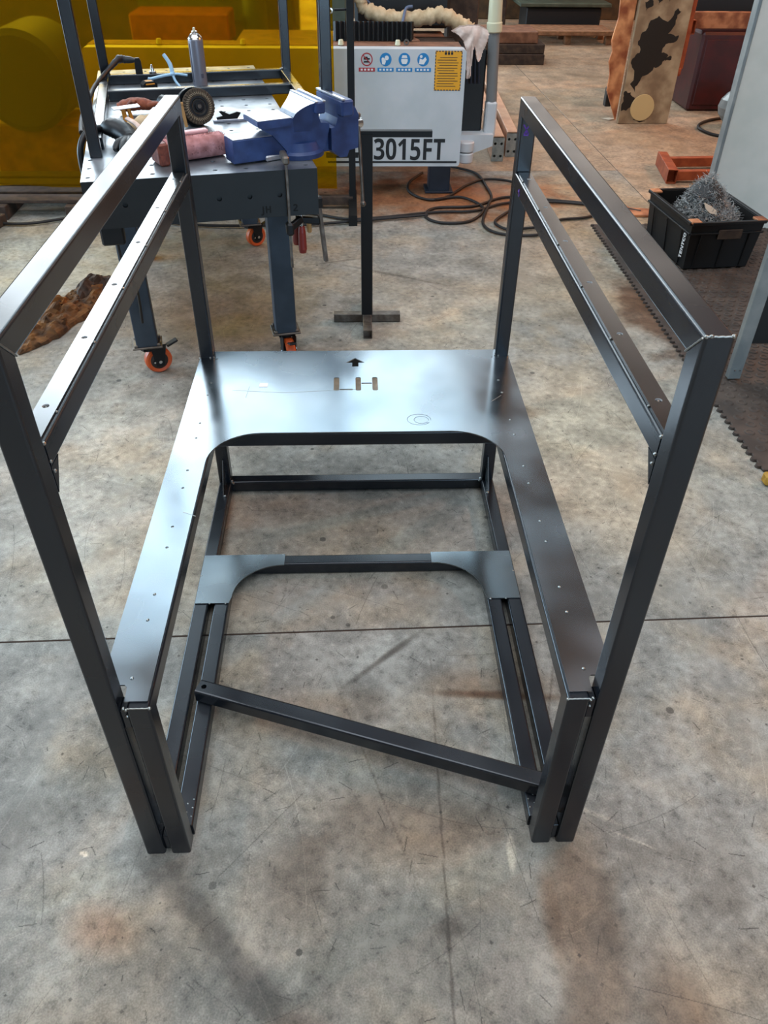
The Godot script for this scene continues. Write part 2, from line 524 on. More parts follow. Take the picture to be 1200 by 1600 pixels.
# blobs: [x, z, radius x, radius z, turn, colour, strength, softness]
func concrete(called: String, x0: float, z0: float, size: float, n: int, base: Color, blobs: Array, seed_: int, uneven := 1.0) -> StandardMaterial3D:
	var a := noise(0.010 * 512 / n, seed_, 5).get_image(n, n).get_data()
	var b := noise(0.035 * 512 / n, seed_ + 1, 4).get_image(n, n).get_data()
	var out := PackedByteArray()
	out.resize(n * n * 3)
	var brown := Color(0.88, 0.79, 0.69)
	for i in n * n:
		var v := 1.0 + ((a[i] - 128) * 0.0014 + (b[i] - 128) * 0.0013) * uneven
		var w := clampf((a[i] * 0.6 + b[i] * 0.4 - 120) * 0.012, 0.0, 0.75) * uneven
		out[i * 3] = int(clampf(base.r * v * lerpf(1.0, brown.r, w), 0, 1) * 255)
		out[i * 3 + 1] = int(clampf(base.g * v * lerpf(1.0, brown.g, w), 0, 1) * 255)
		out[i * 3 + 2] = int(clampf(base.b * v * lerpf(1.0, brown.b, w), 0, 1) * 255)
	var px := n / size
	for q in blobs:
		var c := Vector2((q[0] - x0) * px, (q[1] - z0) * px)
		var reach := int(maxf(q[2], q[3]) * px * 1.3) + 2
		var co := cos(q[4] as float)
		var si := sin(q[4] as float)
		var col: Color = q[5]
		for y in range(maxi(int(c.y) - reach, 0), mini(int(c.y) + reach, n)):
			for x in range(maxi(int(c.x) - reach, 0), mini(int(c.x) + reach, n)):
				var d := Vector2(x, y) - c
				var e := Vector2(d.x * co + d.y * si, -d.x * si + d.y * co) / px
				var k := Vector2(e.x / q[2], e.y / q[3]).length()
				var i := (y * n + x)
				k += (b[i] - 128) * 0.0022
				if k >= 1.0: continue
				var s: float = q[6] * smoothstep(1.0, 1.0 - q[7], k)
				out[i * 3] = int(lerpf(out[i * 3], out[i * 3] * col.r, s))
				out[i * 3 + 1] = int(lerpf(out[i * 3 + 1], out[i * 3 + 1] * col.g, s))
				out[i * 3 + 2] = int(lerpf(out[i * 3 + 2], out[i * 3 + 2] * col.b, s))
	var m := mat(called, Color.WHITE, 0.62, 0.0, 0.42)
	m.albedo_texture = ImageTexture.create_from_image(Image.create_from_data(n, n, false, Image.FORMAT_RGB8, out))
	m.detail_enabled = true
	m.detail_blend_mode = BaseMaterial3D.BLEND_MODE_MUL
	m.detail_albedo = grain
	m.detail_uv_layer = BaseMaterial3D.DETAIL_UV_2
	m.roughness_texture = tex(0.02, seed_ + 3, [grey(0.42), grey(0.8)], [0.25, 0.7])
	m.roughness = 1.0
	return m

# ---------------------------------------------------------------- the building
const HALL_Y := 7.5
func area(at: Vector3, rot: Vector3, size: Vector2, c: Color, radiance: float, called: String) -> void:
	var l := AreaLight3D.new()
	l.name = called
	l.area_size = size
	l.area_normalize_energy = false
	l.light_color = c
	l.light_energy = radiance / PI
	l.shadow_enabled = true
	l.position = at
	l.rotation_degrees = rot
	l.set("area_range", 40.0)
	l.set("area_attenuation", 2.0)
	add_child(l)

func sheet_box(c: Vector3, s: Vector3) -> SurfaceTool:
	var st := mb()
	box(st, c, s, 0.01)
	return st

func building() -> void:
	structure("wall_back", sheet_box(Vector3(0, HALL_Y / 2, -22.15), Vector3(18.6, HALL_Y, 0.3)), M.wall_dark)
	structure("wall_front", sheet_box(Vector3(0, HALL_Y / 2, 8.15), Vector3(18.6, HALL_Y, 0.3)), M.wall_paint)
	structure("wall_left", sheet_box(Vector3(-9.15, HALL_Y / 2, -7), Vector3(0.3, HALL_Y, 30)), M.wall_paint)
	structure("wall_right", sheet_box(Vector3(9.15, HALL_Y / 2, -7), Vector3(0.3, HALL_Y, 30)), M.wall_dark)
	structure("ceiling", sheet_box(Vector3(0, HALL_Y + 0.15, -7), Vector3(18.6, 0.3, 30.6)), M.ceiling_brown)
	# windows, skylights and added unseen fill panes: glowing panes with their lights just in front of them
	for i in SKY.size():
		var q: Array = SKY[i]
		var o := structure("window_%d" % (i + 1), sheet_box(q[0], q[1]), M[q[2]])
		o.set_meta("label", q[3])

func floor_slabs() -> void:
	make_grain()
	var size := 4.23
	var gap := 0.006
	var x0 := 1.95
	var z0 := -0.66
	var base := Color(0.63, 0.62, 0.585)
	var brown := Color(0.78, 0.68, 0.60)
	var dark := Color(0.60, 0.57, 0.55)
	var pale := Color(1.14, 1.15, 1.16)
	var rust := Color(0.95, 0.72, 0.58)
	# stains, tone patches and painted shadow streaks on the concrete near the frame, in metres
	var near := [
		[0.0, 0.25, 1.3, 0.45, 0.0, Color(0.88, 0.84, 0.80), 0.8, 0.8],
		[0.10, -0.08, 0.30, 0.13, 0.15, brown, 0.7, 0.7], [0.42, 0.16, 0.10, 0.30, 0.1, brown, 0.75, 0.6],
		[-0.30, 0.13, 0.05, 0.33, -0.75, dark, 0.65, 0.7], [0.157, 0.132, 0.035, 0.03, 0.0, dark, 0.6, 0.9], [0.56, 0.30, 0.10, 0.18, 0.0, brown, 0.7, 0.8],  # long dark streak paints the cast shadow of the front left post
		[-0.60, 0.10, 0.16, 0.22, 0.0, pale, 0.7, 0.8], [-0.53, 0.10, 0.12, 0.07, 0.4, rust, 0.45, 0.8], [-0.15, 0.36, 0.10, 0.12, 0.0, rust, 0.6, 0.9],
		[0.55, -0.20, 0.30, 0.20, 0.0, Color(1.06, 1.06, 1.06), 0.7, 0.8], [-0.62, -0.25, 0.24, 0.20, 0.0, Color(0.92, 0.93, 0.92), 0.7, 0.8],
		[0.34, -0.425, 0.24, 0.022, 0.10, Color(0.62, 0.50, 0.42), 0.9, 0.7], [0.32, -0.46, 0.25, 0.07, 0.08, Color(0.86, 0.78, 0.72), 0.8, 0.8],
		[0.06, -0.56, 0.20, 0.014, -0.70, Color(0.55, 0.52, 0.50), 0.8, 0.8], [0.0, -0.58, 0.30, 0.10, 0.0, pale, 0.5, 0.7], [-0.1, -0.40, 0.24, 0.10, 0.0, brown, 0.5, 0.7],  # first band paints a soft shadow across the floor
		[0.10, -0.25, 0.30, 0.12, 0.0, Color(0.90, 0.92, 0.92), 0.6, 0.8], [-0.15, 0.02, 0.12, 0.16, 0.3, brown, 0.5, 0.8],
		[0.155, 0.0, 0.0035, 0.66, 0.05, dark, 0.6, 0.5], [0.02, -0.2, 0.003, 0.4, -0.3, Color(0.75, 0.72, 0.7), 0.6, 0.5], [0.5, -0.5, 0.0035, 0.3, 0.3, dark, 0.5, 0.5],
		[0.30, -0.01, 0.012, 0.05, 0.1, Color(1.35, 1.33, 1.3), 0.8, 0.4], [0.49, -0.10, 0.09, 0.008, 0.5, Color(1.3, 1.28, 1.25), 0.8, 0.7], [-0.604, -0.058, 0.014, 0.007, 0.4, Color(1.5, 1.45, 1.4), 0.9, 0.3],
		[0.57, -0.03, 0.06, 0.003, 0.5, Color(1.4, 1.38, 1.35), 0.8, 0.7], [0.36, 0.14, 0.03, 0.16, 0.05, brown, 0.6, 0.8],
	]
	var mid := [
		[-0.75, -1.5, 0.55, 1.3, 0.0, Color(1.22, 1.20, 1.17), 1.0, 0.8], [-1.5, -3.2, 0.9, 0.9, 0.0, Color(1.2, 1.2, 1.2), 1.0, 0.8], [0.85, -1.6, 0.38, 1.1, 0.0, Color(1.24, 1.17, 1.08), 1.0, 0.8], [0.45, -2.6, 0.5, 0.6, 0.0, Color(1.14, 1.10, 1.04), 0.8, 0.8],  # first patch paints the brighter light on the left floor
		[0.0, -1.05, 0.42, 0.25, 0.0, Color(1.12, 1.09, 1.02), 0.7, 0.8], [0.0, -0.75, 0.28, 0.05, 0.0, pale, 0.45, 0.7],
		[-0.1, -2.1, 0.45, 0.35, 0.0, Color(0.82, 0.75, 0.68), 0.9, 0.7], [-0.5, -2.6, 0.5, 0.6, 0.0, Color(0.84, 0.78, 0.72), 0.8, 0.7],  # second patch paints the shade under the table
		[0.62, -1.75, 0.16, 0.08, 0.0, brown, 0.6, 0.8], [0.58, -1.25, 0.10, 0.10, 0.0, dark, 0.45, 0.9], [0.62, -0.95, 0.10, 0.10, 0.3, brown, 0.4, 0.9],
		[-0.55, -1.0, 0.10, 0.12, 0.0, brown, 0.5, 0.8], [-0.58, -1.45, 0.08, 0.12, 0.0, brown, 0.5, 0.8],
		[0.40, -3.0, 0.35, 0.25, 0.0, Color(0.86, 0.83, 0.80), 0.5, 0.8], [0.25, -3.1, 0.45, 0.018, 0.5, dark, 0.5, 0.9], [0.0, -3.3, 0.4, 0.014, -0.3, dark, 0.45, 0.9],
		[0.6, -4.35, 1.2, 0.6, 0.0, Color(0.98, 0.68, 0.48), 1.0, 0.8], [1.65, -2.6, 0.4, 0.7, 0.0, Color(0.62, 0.48, 0.40), 0.9, 0.5],  # first patch paints warm orange light on the floor by the machine
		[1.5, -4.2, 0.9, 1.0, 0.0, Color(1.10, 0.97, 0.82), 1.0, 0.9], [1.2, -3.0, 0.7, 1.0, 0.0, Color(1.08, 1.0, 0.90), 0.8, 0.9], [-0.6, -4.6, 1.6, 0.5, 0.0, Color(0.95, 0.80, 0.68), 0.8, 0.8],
		[1.3, -1.3, 0.35, 0.6, 0.0, Color(1.1, 1.1, 1.08), 0.6, 0.9],
	]
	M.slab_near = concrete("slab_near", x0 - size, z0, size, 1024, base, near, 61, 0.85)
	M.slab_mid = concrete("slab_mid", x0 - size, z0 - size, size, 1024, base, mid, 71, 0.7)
	M.slab_far = concrete("slab_far", 0, 0, size, 512, Color(0.70, 0.605, 0.50), [], 81, 0.45)
	var bed := mb()
	box(bed, Vector3(0, -0.1522, -7), Vector3(18.6, 0.3, 30.6), 0.01)
	var fl := structure("floor", bed, mat("joint_dirt", Color(0.20, 0.145, 0.11), 0.95))
	var turn := Basis(Vector3.UP, 0.02)
	var pivot := Vector3(x0, 0, z0)
	for i in range(-2, 2):
		for j in range(-1, 6):
			var xa := maxf(x0 + (i - 1) * size, -9.0)
			var xb := minf(xa + size if i > -2 else x0 + (i) * size, 9.0)
			xa = x0 + (i - 1) * size
			xb = xa + size
			var za := z0 - j * size
			var zb := za + size
			var st := mb()
			var r := 0.0008
			var h := [Vector3(xa + gap / 2, 0, za + gap / 2), Vector3(xb - gap / 2, 0, za + gap / 2), Vector3(xb - gap / 2, 0, zb - gap / 2), Vector3(xa + gap / 2, 0, zb - gap / 2)]
			var inn := [h[0] + Vector3(r, 0, r), h[1] + Vector3(-r, 0, r), h[2] + Vector3(-r, 0, -r), h[3] + Vector3(r, 0, -r)]
			var put := func(p: Vector3, n: Vector3) -> void:
				st.set_normal(turn * n)
				st.set_uv(Vector2((p.x - xa) / size, (p.z - za) / size))
				st.set_uv2(Vector2(p.x / 1.7, p.z / 1.7))
				st.add_vertex(pivot + turn * (p - pivot))
			for q in [0, 1, 2, 0, 2, 3]: put.call(inn[q], Vector3.UP)
			for k in 4:
				var l := (k + 1) % 4
				var lo := Vector3(0, -0.0095, 0)
				var e: Vector3 = (h[k] + h[l]) / 2 - (h[0] + h[2]) / 2
				var n := (e.normalized() + Vector3.UP).normalized()
				for p in [inn[k], h[l] + lo, inn[l], inn[k], h[k] + lo, h[l] + lo]: put.call(p, n)
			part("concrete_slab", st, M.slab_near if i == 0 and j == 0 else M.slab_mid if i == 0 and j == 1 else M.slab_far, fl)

# ---------------------------------------------------------------- the welded frame
const FW := 0.456     # half of the outer width
const FL := 1.287     # length
const FH := 1.189     # height
const T := 0.04       # box section
func welds(points: Array, r: float, parent: Node, called := "weld_bead") -> void:
	for q in points:
		var st := mb()
		ball(st, q, Vector3(r * rng.randf_range(0.8, 1.4), r * rng.randf_range(0.6, 1.0), r * rng.randf_range(0.8, 1.3)), 5)
		part(called, st, M.weld, parent)

func bead(parent: Node, a: Vector3, b: Vector3, r := 0.0016) -> void:
	var pts := []
	for i in 13:
		pts.append(a.lerp(b, i / 12.0) + Vector3(0, 0.0004 * sin(i * 2.1), 0))
	var st := mb()
	tube(st, pts, r, 6)
	part("weld_bead", st, M.weld, parent)

func welded_frame() -> void:
	var f := thing("welded_frame", "raw dark steel box-section frame with a U-shaped plate lettered LH in the foreground", "steel frame")
	var m = M.tube_steel
	var r := 0.0052
	var xc := FW - T / 2
	for s: float in [-1.0, 1.0]:
		# tall front post and top rail meet in a mitre
		var st := mb()
		var mitre := Vector3(0, 1, -1)
		bar(st, Vector3(s * xc, 0.001, -T / 2), Vector3(s * xc, FH - T / 2, -T / 2), Vector3.BACK, T, T, r, Vector3.ZERO, mitre, 0.02)
		var po := part("post", st, m, f)
		bead(po, Vector3(s * (xc - T / 2 - 0.0005), FH - T + 0.001, -T + 0.001), Vector3(s * (xc - T / 2 - 0.0005), FH - 0.003, -0.003), 0.0015)
		bead(po, Vector3(s * (xc - T / 2 + 0.003), FH - 0.0005, -0.001), Vector3(s * (xc + T / 2 - 0.003), FH - 0.0005, -0.001), 0.0015)
		welds([Vector3(s * (xc - T / 2 + 0.003), FH - 0.001, -0.002), Vector3(s * (xc - T / 2 + 0.009), FH, -0.001), Vector3(s * (xc + T / 2 - 0.004), FH, -0.001)], 0.003, po)
		st = mb()
		bar(st, Vector3(s * xc, FH - T / 2, -T / 2), Vector3(s * xc, FH - T / 2, -FL + T / 2), Vector3.UP, T, T, r, Vector3(0, -1, 1), Vector3(0, -1, -1))
		part("top_rail", st, m, f)
		st = mb()
		bar(st, Vector3(s * xc, 0.001, -FL + T / 2), Vector3(s * xc, FH - T / 2, -FL + T / 2), Vector3.BACK, T, T, r, Vector3.ZERO, Vector3(0, 1, 1), 0.02)
		var rp := part("post", st, m, f)
		welds([Vector3(s * (xc - T / 2), 0.5015, -FL + T - 0.002), Vector3(s * (xc - T / 4), 0.5015, -FL + T), Vector3(s * (xc + T / 2), 0.5, -FL + T)], 0.0028, rp)
		# middle rail carrying a strip held by tack welds
		st = mb()
		bar(st, Vector3(s * xc, 1.0, -T), Vector3(s * xc, 1.0, -FL + T), Vector3.UP, T, T, r)
		part("middle_rail", st, m, f)
		var strip := CSGBox3D.new()
		strip.name = "top_strip"
		strip.size = Vector3(0.031, 0.003, FL - 2 * T - 0.012)
		strip.position = Vector3(s * 0.4385, 1.0216, -FL / 2)
		strip.material = M.strip_steel
		f.add_child(strip, true)
		var tacks := []
		for k in 6:
			var z := -1.184 + 0.2108 * k
			var h := CSGCylinder3D.new()
			h.name = "plug_hole"
			h.operation = CSGShape3D.OPERATION_SUBTRACTION
			h.radius = 0.0052
			h.height = 0.02
			h.sides = 20
			h.position = Vector3(s * 0.0015, 0, z + FL / 2)
			strip.add_child(h, true)
			tacks.append(Vector3(s * 0.422, 1.0205, z + 0.012))
			var w := mb()
			ball(w, Vector3(s * 0.44, 1.0205, z - 0.001), Vector3(0.0032, 0.0012, 0.0032), 6)
			part("plug_weld", w, M.weld, f)
		welds(tacks, 0.0026, f, "tack_weld")
		welds([Vector3(s * 0.418, 1.0185, -T - 0.002), Vector3(s * 0.4155, 0.99, -T - 0.001), Vector3(s * 0.4155, 0.972, -T - 0.004)], 0.0032, f, "tack_weld")
		# little corner plate under the middle rail
		st = mb()
		slab(st, [Vector2(-T, 0.981), Vector2(-T - 0.032, 0.981), Vector2(-T, 0.938)], 0.004, Transform3D(Basis(Vector3.BACK, Vector3.UP, Vector3.LEFT), Vector3(s * 0.4185 + 0.002, 0, 0)))
		part("corner_plate", st, m, f)
		# short front leg and the arm under the plate
		var lx := s * (FW - T - 0.0125 - T / 2)
		st = mb()
		bar(st, Vector3(lx, 0.001, -T / 2), Vector3(lx, 0.4765, -T / 2), Vector3.BACK, T, T, r, Vector3.ZERO, Vector3(0, 1, -1), 0.02)
		var le := part("short_leg", st, m, f)
		bead(le, Vector3(lx - s * (T / 2 - 0.001), 0.496, -0.001), Vector3(lx + s * (T / 2 - 0.002), 0.496, -0.001), 0.0014)
		welds([Vector3(lx + s * T / 2, 0.494, 0), Vector3(lx + s * (T / 2 + 0.002), 0.474, -0.003), Vector3(lx - s * (T / 2), 0.495, -0.002), Vector3(lx + s * (T / 2 + 0.005), 0.495, -0.003)], 0.003, le)
		st = mb()
		bar(st, Vector3(lx, 0.4765, -T / 2), Vector3(lx, 0.4765, -0.848), Vector3.UP, T, T, r, Vector3(0, -1, 1))
		part("arm", st, m, f)
		st = mb()
		box(st, Vector3(s * (FW - T - 0.0062), 0.462, -T / 2), Vector3(0.012, 0.05, 0.03), 0.001)
		part("spacer", st, m, f)
		st = mb()
		box(st, Vector3(s * (FW - T - 0.0062), 0.03, -T / 2 - 0.004), Vector3(0.012, 0.05, 0.03), 0.001)
		part("spacer", st, m, f)
		# floor rails
		st = mb()
		bar(st, Vector3(s * xc, 0.021, -T), Vector3(s * xc, 0.021, -FL + T), Vector3.UP, T, T, r)
		part("floor_rail", st, m, f)
		st = mb()
		bar(st, Vector3(s * 0.380, 0.021, -T), Vector3(s * 0.380, 0.021, -0.85), Vector3.UP, T, T, r)
		part("floor_rail", st, m, f)
		var fw := []
		for k in 5: fw.append(Vector3(s * (0.366 + 0.012 * (k % 2)), 0.0405, -0.06 - 0.01 * k))
		welds(fw, 0.0022, f, "tack_weld")
		# corner sheet with a concave edge on the floor rails
		var poly := [Vector2(0.452, -0.886), Vector2(0.452, -0.69), Vector2(0.360, -0.69)]
		for k in 13:
			var a := k / 12.0 * PI / 2
			poly.append(Vector2(0.216 + 0.138 * cos(a), -0.713 - 0.128 * sin(a)) if k < 13 else Vector2.ZERO)
		poly.append(Vector2(0.216, -0.886))
		for k in poly.size(): poly[k].x *= s
		st = mb()
		slab(st, poly, 0.003, flat_up(0.0412))
		var gp := part("corner_sheet", st, M.sheet_steel, f)
		welds([Vector3(s * 0.368, 0.043, -0.689), Vector3(s * 0.412, 0.043, -0.689), Vector3(s * 0.450, 0.043, -0.80), Vector3(s * 0.222, 0.043, -0.886)], 0.0028, gp)
		# triangular sheet in the rear bottom corner
		st = mb()
		slab(st, [Vector2(-FL + T, 0.041), Vector2(-FL + T + 0.075, 0.041), Vector2(-FL + T + 0.006, 0.135), Vector2(-FL + T, 0.135)], 0.003, Transform3D(Basis(Vector3.BACK, Vector3.UP, Vector3.LEFT), Vector3(s * 0.432, 0, 0)))
		part("corner_bracket", st, M.plate_steel, f)
		welds([Vector3(s * 0.414, 0.0415, -FL + T + 0.001), Vector3(s * 0.410, 0.036, -FL + T), Vector3(s * 0.414, 0.047, -FL + T + 0.001), Vector3(s * 0.427, 0.0425, -FL + T + 0.075)], 0.0042, f, "tack_weld")
	# cross bars
	var st2 := mb()
	bar(st2, Vector3(-0.36, 0.4765, -0.868), Vector3(0.36, 0.4765, -0.868), Vector3.UP, T, T, r)
	part("cross_bar", st2, m, f)
	st2 = mb()
	bar(st2, Vector3(-FW + T, 0.4765, -FL + T / 2), Vector3(FW - T, 0.4765, -FL + T / 2), Vector3.UP, T, T, r)
	part("cross_bar", st2, m, f)
	st2 = mb()
	bar(st2, Vector3(-FW + T, 0.021, -FL + T / 2), Vector3(FW - T, 0.021, -FL + T / 2), Vector3.UP, T, T, r)
	part("cross_bar", st2, m, f)
	st2 = mb()
	bar(st2, Vector3(-FW + T, 0.021, -0.866), Vector3(FW - T, 0.021, -0.866), Vector3.UP, T, T, r)
	part("cross_bar", st2, m, f)
	# diagonal brace lying on the floor rails, with a bolt hole at its end
	var a3 := Vector3(-0.393, 0.0615, -0.379)
	var b3 := Vector3(0.395, 0.0615, -0.102)
	var d3 := (b3 - a3).normalized()
	var brace := CSGCombiner3D.new()
	brace.name = "diagonal_brace"
	brace.material_override = m
	f.add_child(brace)
	var bs := mb()
	bar(bs, a3, b3, Vector3.UP, T, T, r, Vector3.ZERO, Vector3.ZERO)
	var cm := CSGMesh3D.new()
	cm.name = "bar"
	cm.mesh = indexed(bs)
	brace.add_child(cm)
	var ch := CSGCylinder3D.new()
	ch.name = "bolt_hole"
	ch.operation = CSGShape3D.OPERATION_SUBTRACTION
	ch.radius = 0.0065
	ch.height = 0.03
	ch.sides = 20
	ch.position = a3 + d3 * 0.016 + Vector3(0, 0.02, 0)
	brace.add_child(ch)
	# the plate: U shape, cut letters, rows of plug welds
	var pl := CSGCombiner3D.new()
	pl.name = "u_plate"
	pl.material_override = M.plate_steel
	f.add_child(pl)
	var outline := [Vector2(-FW + T, -FL), Vector2(FW - T, -FL), Vector2(FW - T, -FL + T), Vector2(FW, -FL + T), Vector2(FW, -0.050), Vector2(FW - T - 0.001, -0.050), Vector2(FW - T - 0.006, -0.045), Vector2(FW - T - 0.008, -0.014), Vector2(0.368, -0.014)]
	var rad := 0.125
	for k in 13:
		var a := k / 12.0 * PI / 2
		outline.append(Vector2(0.368 - rad + rad * cos(a), -0.722 - rad * sin(a) * 1.0))
	var n := outline.size()
	for k in range(n - 1, 1, -1):
		outline.append(Vector2(-outline[k].x, outline[k].y))
	var cp := CSGPolygon3D.new()
	cp.name = "sheet"
	var flipped := PackedVector2Array()
	for q in outline: flipped.append(Vector2(q.x, -q.y))
	cp.polygon = flipped
	cp.depth = 0.003
	# polygon lies in xy, extruded along -z; lay it flat so that y runs to -z and the thickness runs down
	cp.transform = Transform3D(Basis(Vector3.RIGHT, Vector3.FORWARD, Vector3.UP), Vector3(0, 0.5, 0))
	pl.add_child(cp)
	var cut := func(poly: Array) -> void:
		var c := CSGPolygon3D.new()
		c.name = "cutout"
		c.operation = CSGShape3D.OPERATION_SUBTRACTION
		var fp := PackedVector2Array()
		for q in poly: fp.append(Vector2(q.x, -q.y))
		c.polygon = fp
		c.depth = 0.02
		c.transform = Transform3D(Basis(Vector3.RIGHT, Vector3.FORWARD, Vector3.UP), Vector3(0, 0.51, 0))
		pl.add_child(c, true)
	cut.call([Vector2(0, -1.241), Vector2(0.028, -1.212), Vector2(0.009, -1.212), Vector2(0.009, -1.189), Vector2(-0.009, -1.189), Vector2(-0.009, -1.212), Vector2(-0.028, -1.212)])
	for q in [[-0.0535, -1.09], [0.0075, -1.09], [0.0545, -1.09]]:
		var cap := []
		for k in 16:
			var p: Vector2 = rounded(0.0155, 0.074, 0.0055, 3)[k][0]
			cap.append(p + Vector2(q[0], q[1]))
		cut.call(cap)
	cut.call([Vector2(-0.0440, -1.0625), Vector2(-0.0085, -1.0625), Vector2(-0.0085, -1.0555), Vector2(-0.0440, -1.0555)])
	cut.call([Vector2(0.0165, -1.096), Vector2(0.0455, -1.096), Vector2(0.0455, -1.089), Vector2(0.0165, -1.089)])
	for s: float in [-1.0, 1.0]:
		for z in [-1.24, -1.103, -1.035, -0.895, -0.826, -0.688, -0.619, -0.48, -0.412, -0.273, -0.204, -0.064]:
			var h := CSGCylinder3D.new()
			h.name = "plug_hole"
			h.operation = CSGShape3D.OPERATION_SUBTRACTION
			h.radius = 0.0034
			h.height = 0.02
			h.sides = 14
			h.position = Vector3(s * 0.405, 0.5, z)
			pl.add_child(h, true)
			var w := mb()
			ball(w, Vector3(s * 0.405, 0.4972 + (0.0024 if s > 0 or z > -0.3 else 0.0), z - 0.0005), Vector3(0.0036, 0.0022, 0.0036), 6)
			part("plug_weld", w, M.weld, f)
	# white label, chalked ring and a few scratches on the plate
	var lb := mb()
	box(lb, Vector3(-0.257, 0.5005, -1.087), Vector3(0.024, 0.0008, 0.022), 0.0002)
	part("paper_label", lb, M.print_white, f, "small white paper label")
	for q in [[0.165, -0.902, 0.031, 0.026], [0.171, -0.900, 0.019, 0.017]]:
		var rg := mb()
		var ring := []
		for k in 25: ring.append(Vector3(q[0] + q[2] * cos(TAU * k / 26.0 + 0.6), 0.5002, q[1] + q[3] * sin(TAU * k / 26.0 + 0.6)))
		tube(rg, ring, 0.0007, 4, 0.5)
		part("chalk_ring", rg, M.sheet_steel, f)
	for q in [[-0.34, -1.06, -0.20, -1.045], [-0.20, -1.045, 0.0, -1.06], [-0.295, -1.08, -0.30, -1.02], [-0.39, -0.53, -0.36, -0.515], [0.40, -1.02, 0.37, -0.99]]:
		var sc := mb()
		bar(sc, Vector3(q[0], 0.5001, q[1]), Vector3(q[2], 0.5001, q[3]), Vector3.UP, 0.0012, 0.0004, 0.0001)
		part("scratch", sc, M.weld, f)
	# purple paint-marker marks
	for q in [[0.432, 1.118, -FL + T + 0.0006, 0], [0.4155, 0.994, -1.17, 1], [0.335, 0.483, -0.8477, 2]]:
		var mk := mb()
		var at := Vector3(q[0], q[1], q[2])
		var bx := Vector3.RIGHT if q[3] != 1 else Vector3.BACK
		for sgm in ([[-8, 16, 0, 4], [7, 17, -1, 4], [8, 17, 9, 11], [-6, -8, 6, -8], [-5, -6, 0, 3], [6, -6, 1, 3], [-4, -3, 5, -2]] if q[3] == 0 else [[-10, 0, -2, 8], [-2, 8, 4, -8]] if q[3] == 1 else [[-9, 2, 9, -3], [-2, 7, 1, -7], [16, -2, 20, -1]]):
			var p1: Vector3 = at + bx * sgm[0] * 0.001 + Vector3.UP * sgm[1] * 0.001
			var p2: Vector3 = at + bx * sgm[2] * 0.001 + Vector3.UP * sgm[3] * 0.001
			bar(mk, p1, p2, bx.cross(Vector3.UP), 0.0032, 0.0008, 0.0003)
		part("marker_scribble", mk, M.marker_purple, f, "purple paint-marker scribble")

func indexed(st: SurfaceTool) -> ArrayMesh:
	# CSG wants a closed mesh whose corners coincide
	st.index()
	return st.commit()

# ---------------------------------------------------------------- welding table and what lies on it
const TA := Vector3(-0.853, 0, -1.743)
const TT := 0.2088
const TH := 0.85
func on_table(w: float, y: float, d: float) -> Vector3:
	return TA + Basis(Vector3.UP, TT) * Vector3(w, 0, -d) + Vector3(0, TH + y, 0)

func caster(t: Node3D, at: Vector3, turn: float) -> void:
	var b := Basis(Vector3.UP, turn)
	var st := mb()
	box(st, at + Vector3(0, 0.133, 0), Vector3(0.115, 0.008, 0.1), 0.002)
	for x: int in [-1, 1]:
		for z: int in [-1, 1]: box(st, at + Vector3(x * 0.043, 0.141, z * 0.036), Vector3(0.016, 0.012, 0.016), 0.003)
	var pt := part("caster", st, M.old_steel, t)
	var c := at + b * Vector3(0, 0, 0.03) + Vector3(0, 0.055, 0)
	var ax := b * Vector3.RIGHT
	st = mb()
	for s: float in [-1.0, 1.0]:
		slab(st, [Vector2(-0.03, 0.07), Vector2(0.035, 0.07), Vector2(0.016, -0.02), Vector2(-0.016, -0.02)], 0.004, Transform3D(Basis(b * Vector3.BACK, Vector3.UP, -ax), c + ax * (s * 0.026 + 0.002)))
	cyl(st, at + Vector3(0, 0.11, 0), at + Vector3(0, 0.13, 0), 0.034, 18)
	box(st, at + Vector3(0, 0.118, 0), Vector3(0.07, 0.012, 0.06), 0.003, b)
	part("fork", st, M.black_iron, pt)
	st = mb()
	lathe(st, [Vector2(0.036, -0.017), Vector2(0.048, -0.020), Vector2(0.054, -0.013), Vector2(0.055, 0.0), Vector2(0.054, 0.013), Vector2(0.048, 0.020), Vector2(0.036, 0.017)], 28, Transform3D(Basis(ax.cross(Vector3.UP), ax, Vector3.UP).orthonormalized(), c))
	part("wheel", st, M.caster_orange, pt)
	st = mb()
	var wt := Transform3D(Basis(ax.cross(Vector3.UP), ax, Vector3.UP).orthonormalized(), c)
	lathe(st, [Vector2(0, -0.019), Vector2(0.014, -0.021), Vector2(0.036, -0.0165), Vector2(0.044, -0.018), Vector2(0.044, 0.018), Vector2(0.036, 0.0165), Vector2(0.014, 0.021), Vector2(0, 0.019)], 24, wt)
	part("hub", st, M.caster_brown, pt)
	st = mb()
	cyl(st, c - ax * 0.034, c + ax * 0.034, 0.007, 8)
	cyl(st, c + b * Vector3(0, 0.0, -0.022) - ax * 0.03, c + b * Vector3(0, 0, -0.022) + ax * 0.03, 0.004, 8)
	part("axle", st, M.chrome, pt)
	st = mb()
	box(st, c + b * Vector3(0, 0.058, 0.066), Vector3(0.03, 0.008, 0.05), 0.003, b * Basis(Vector3.RIGHT, -0.35))
	part("brake_pedal", st, M.black_iron, pt)

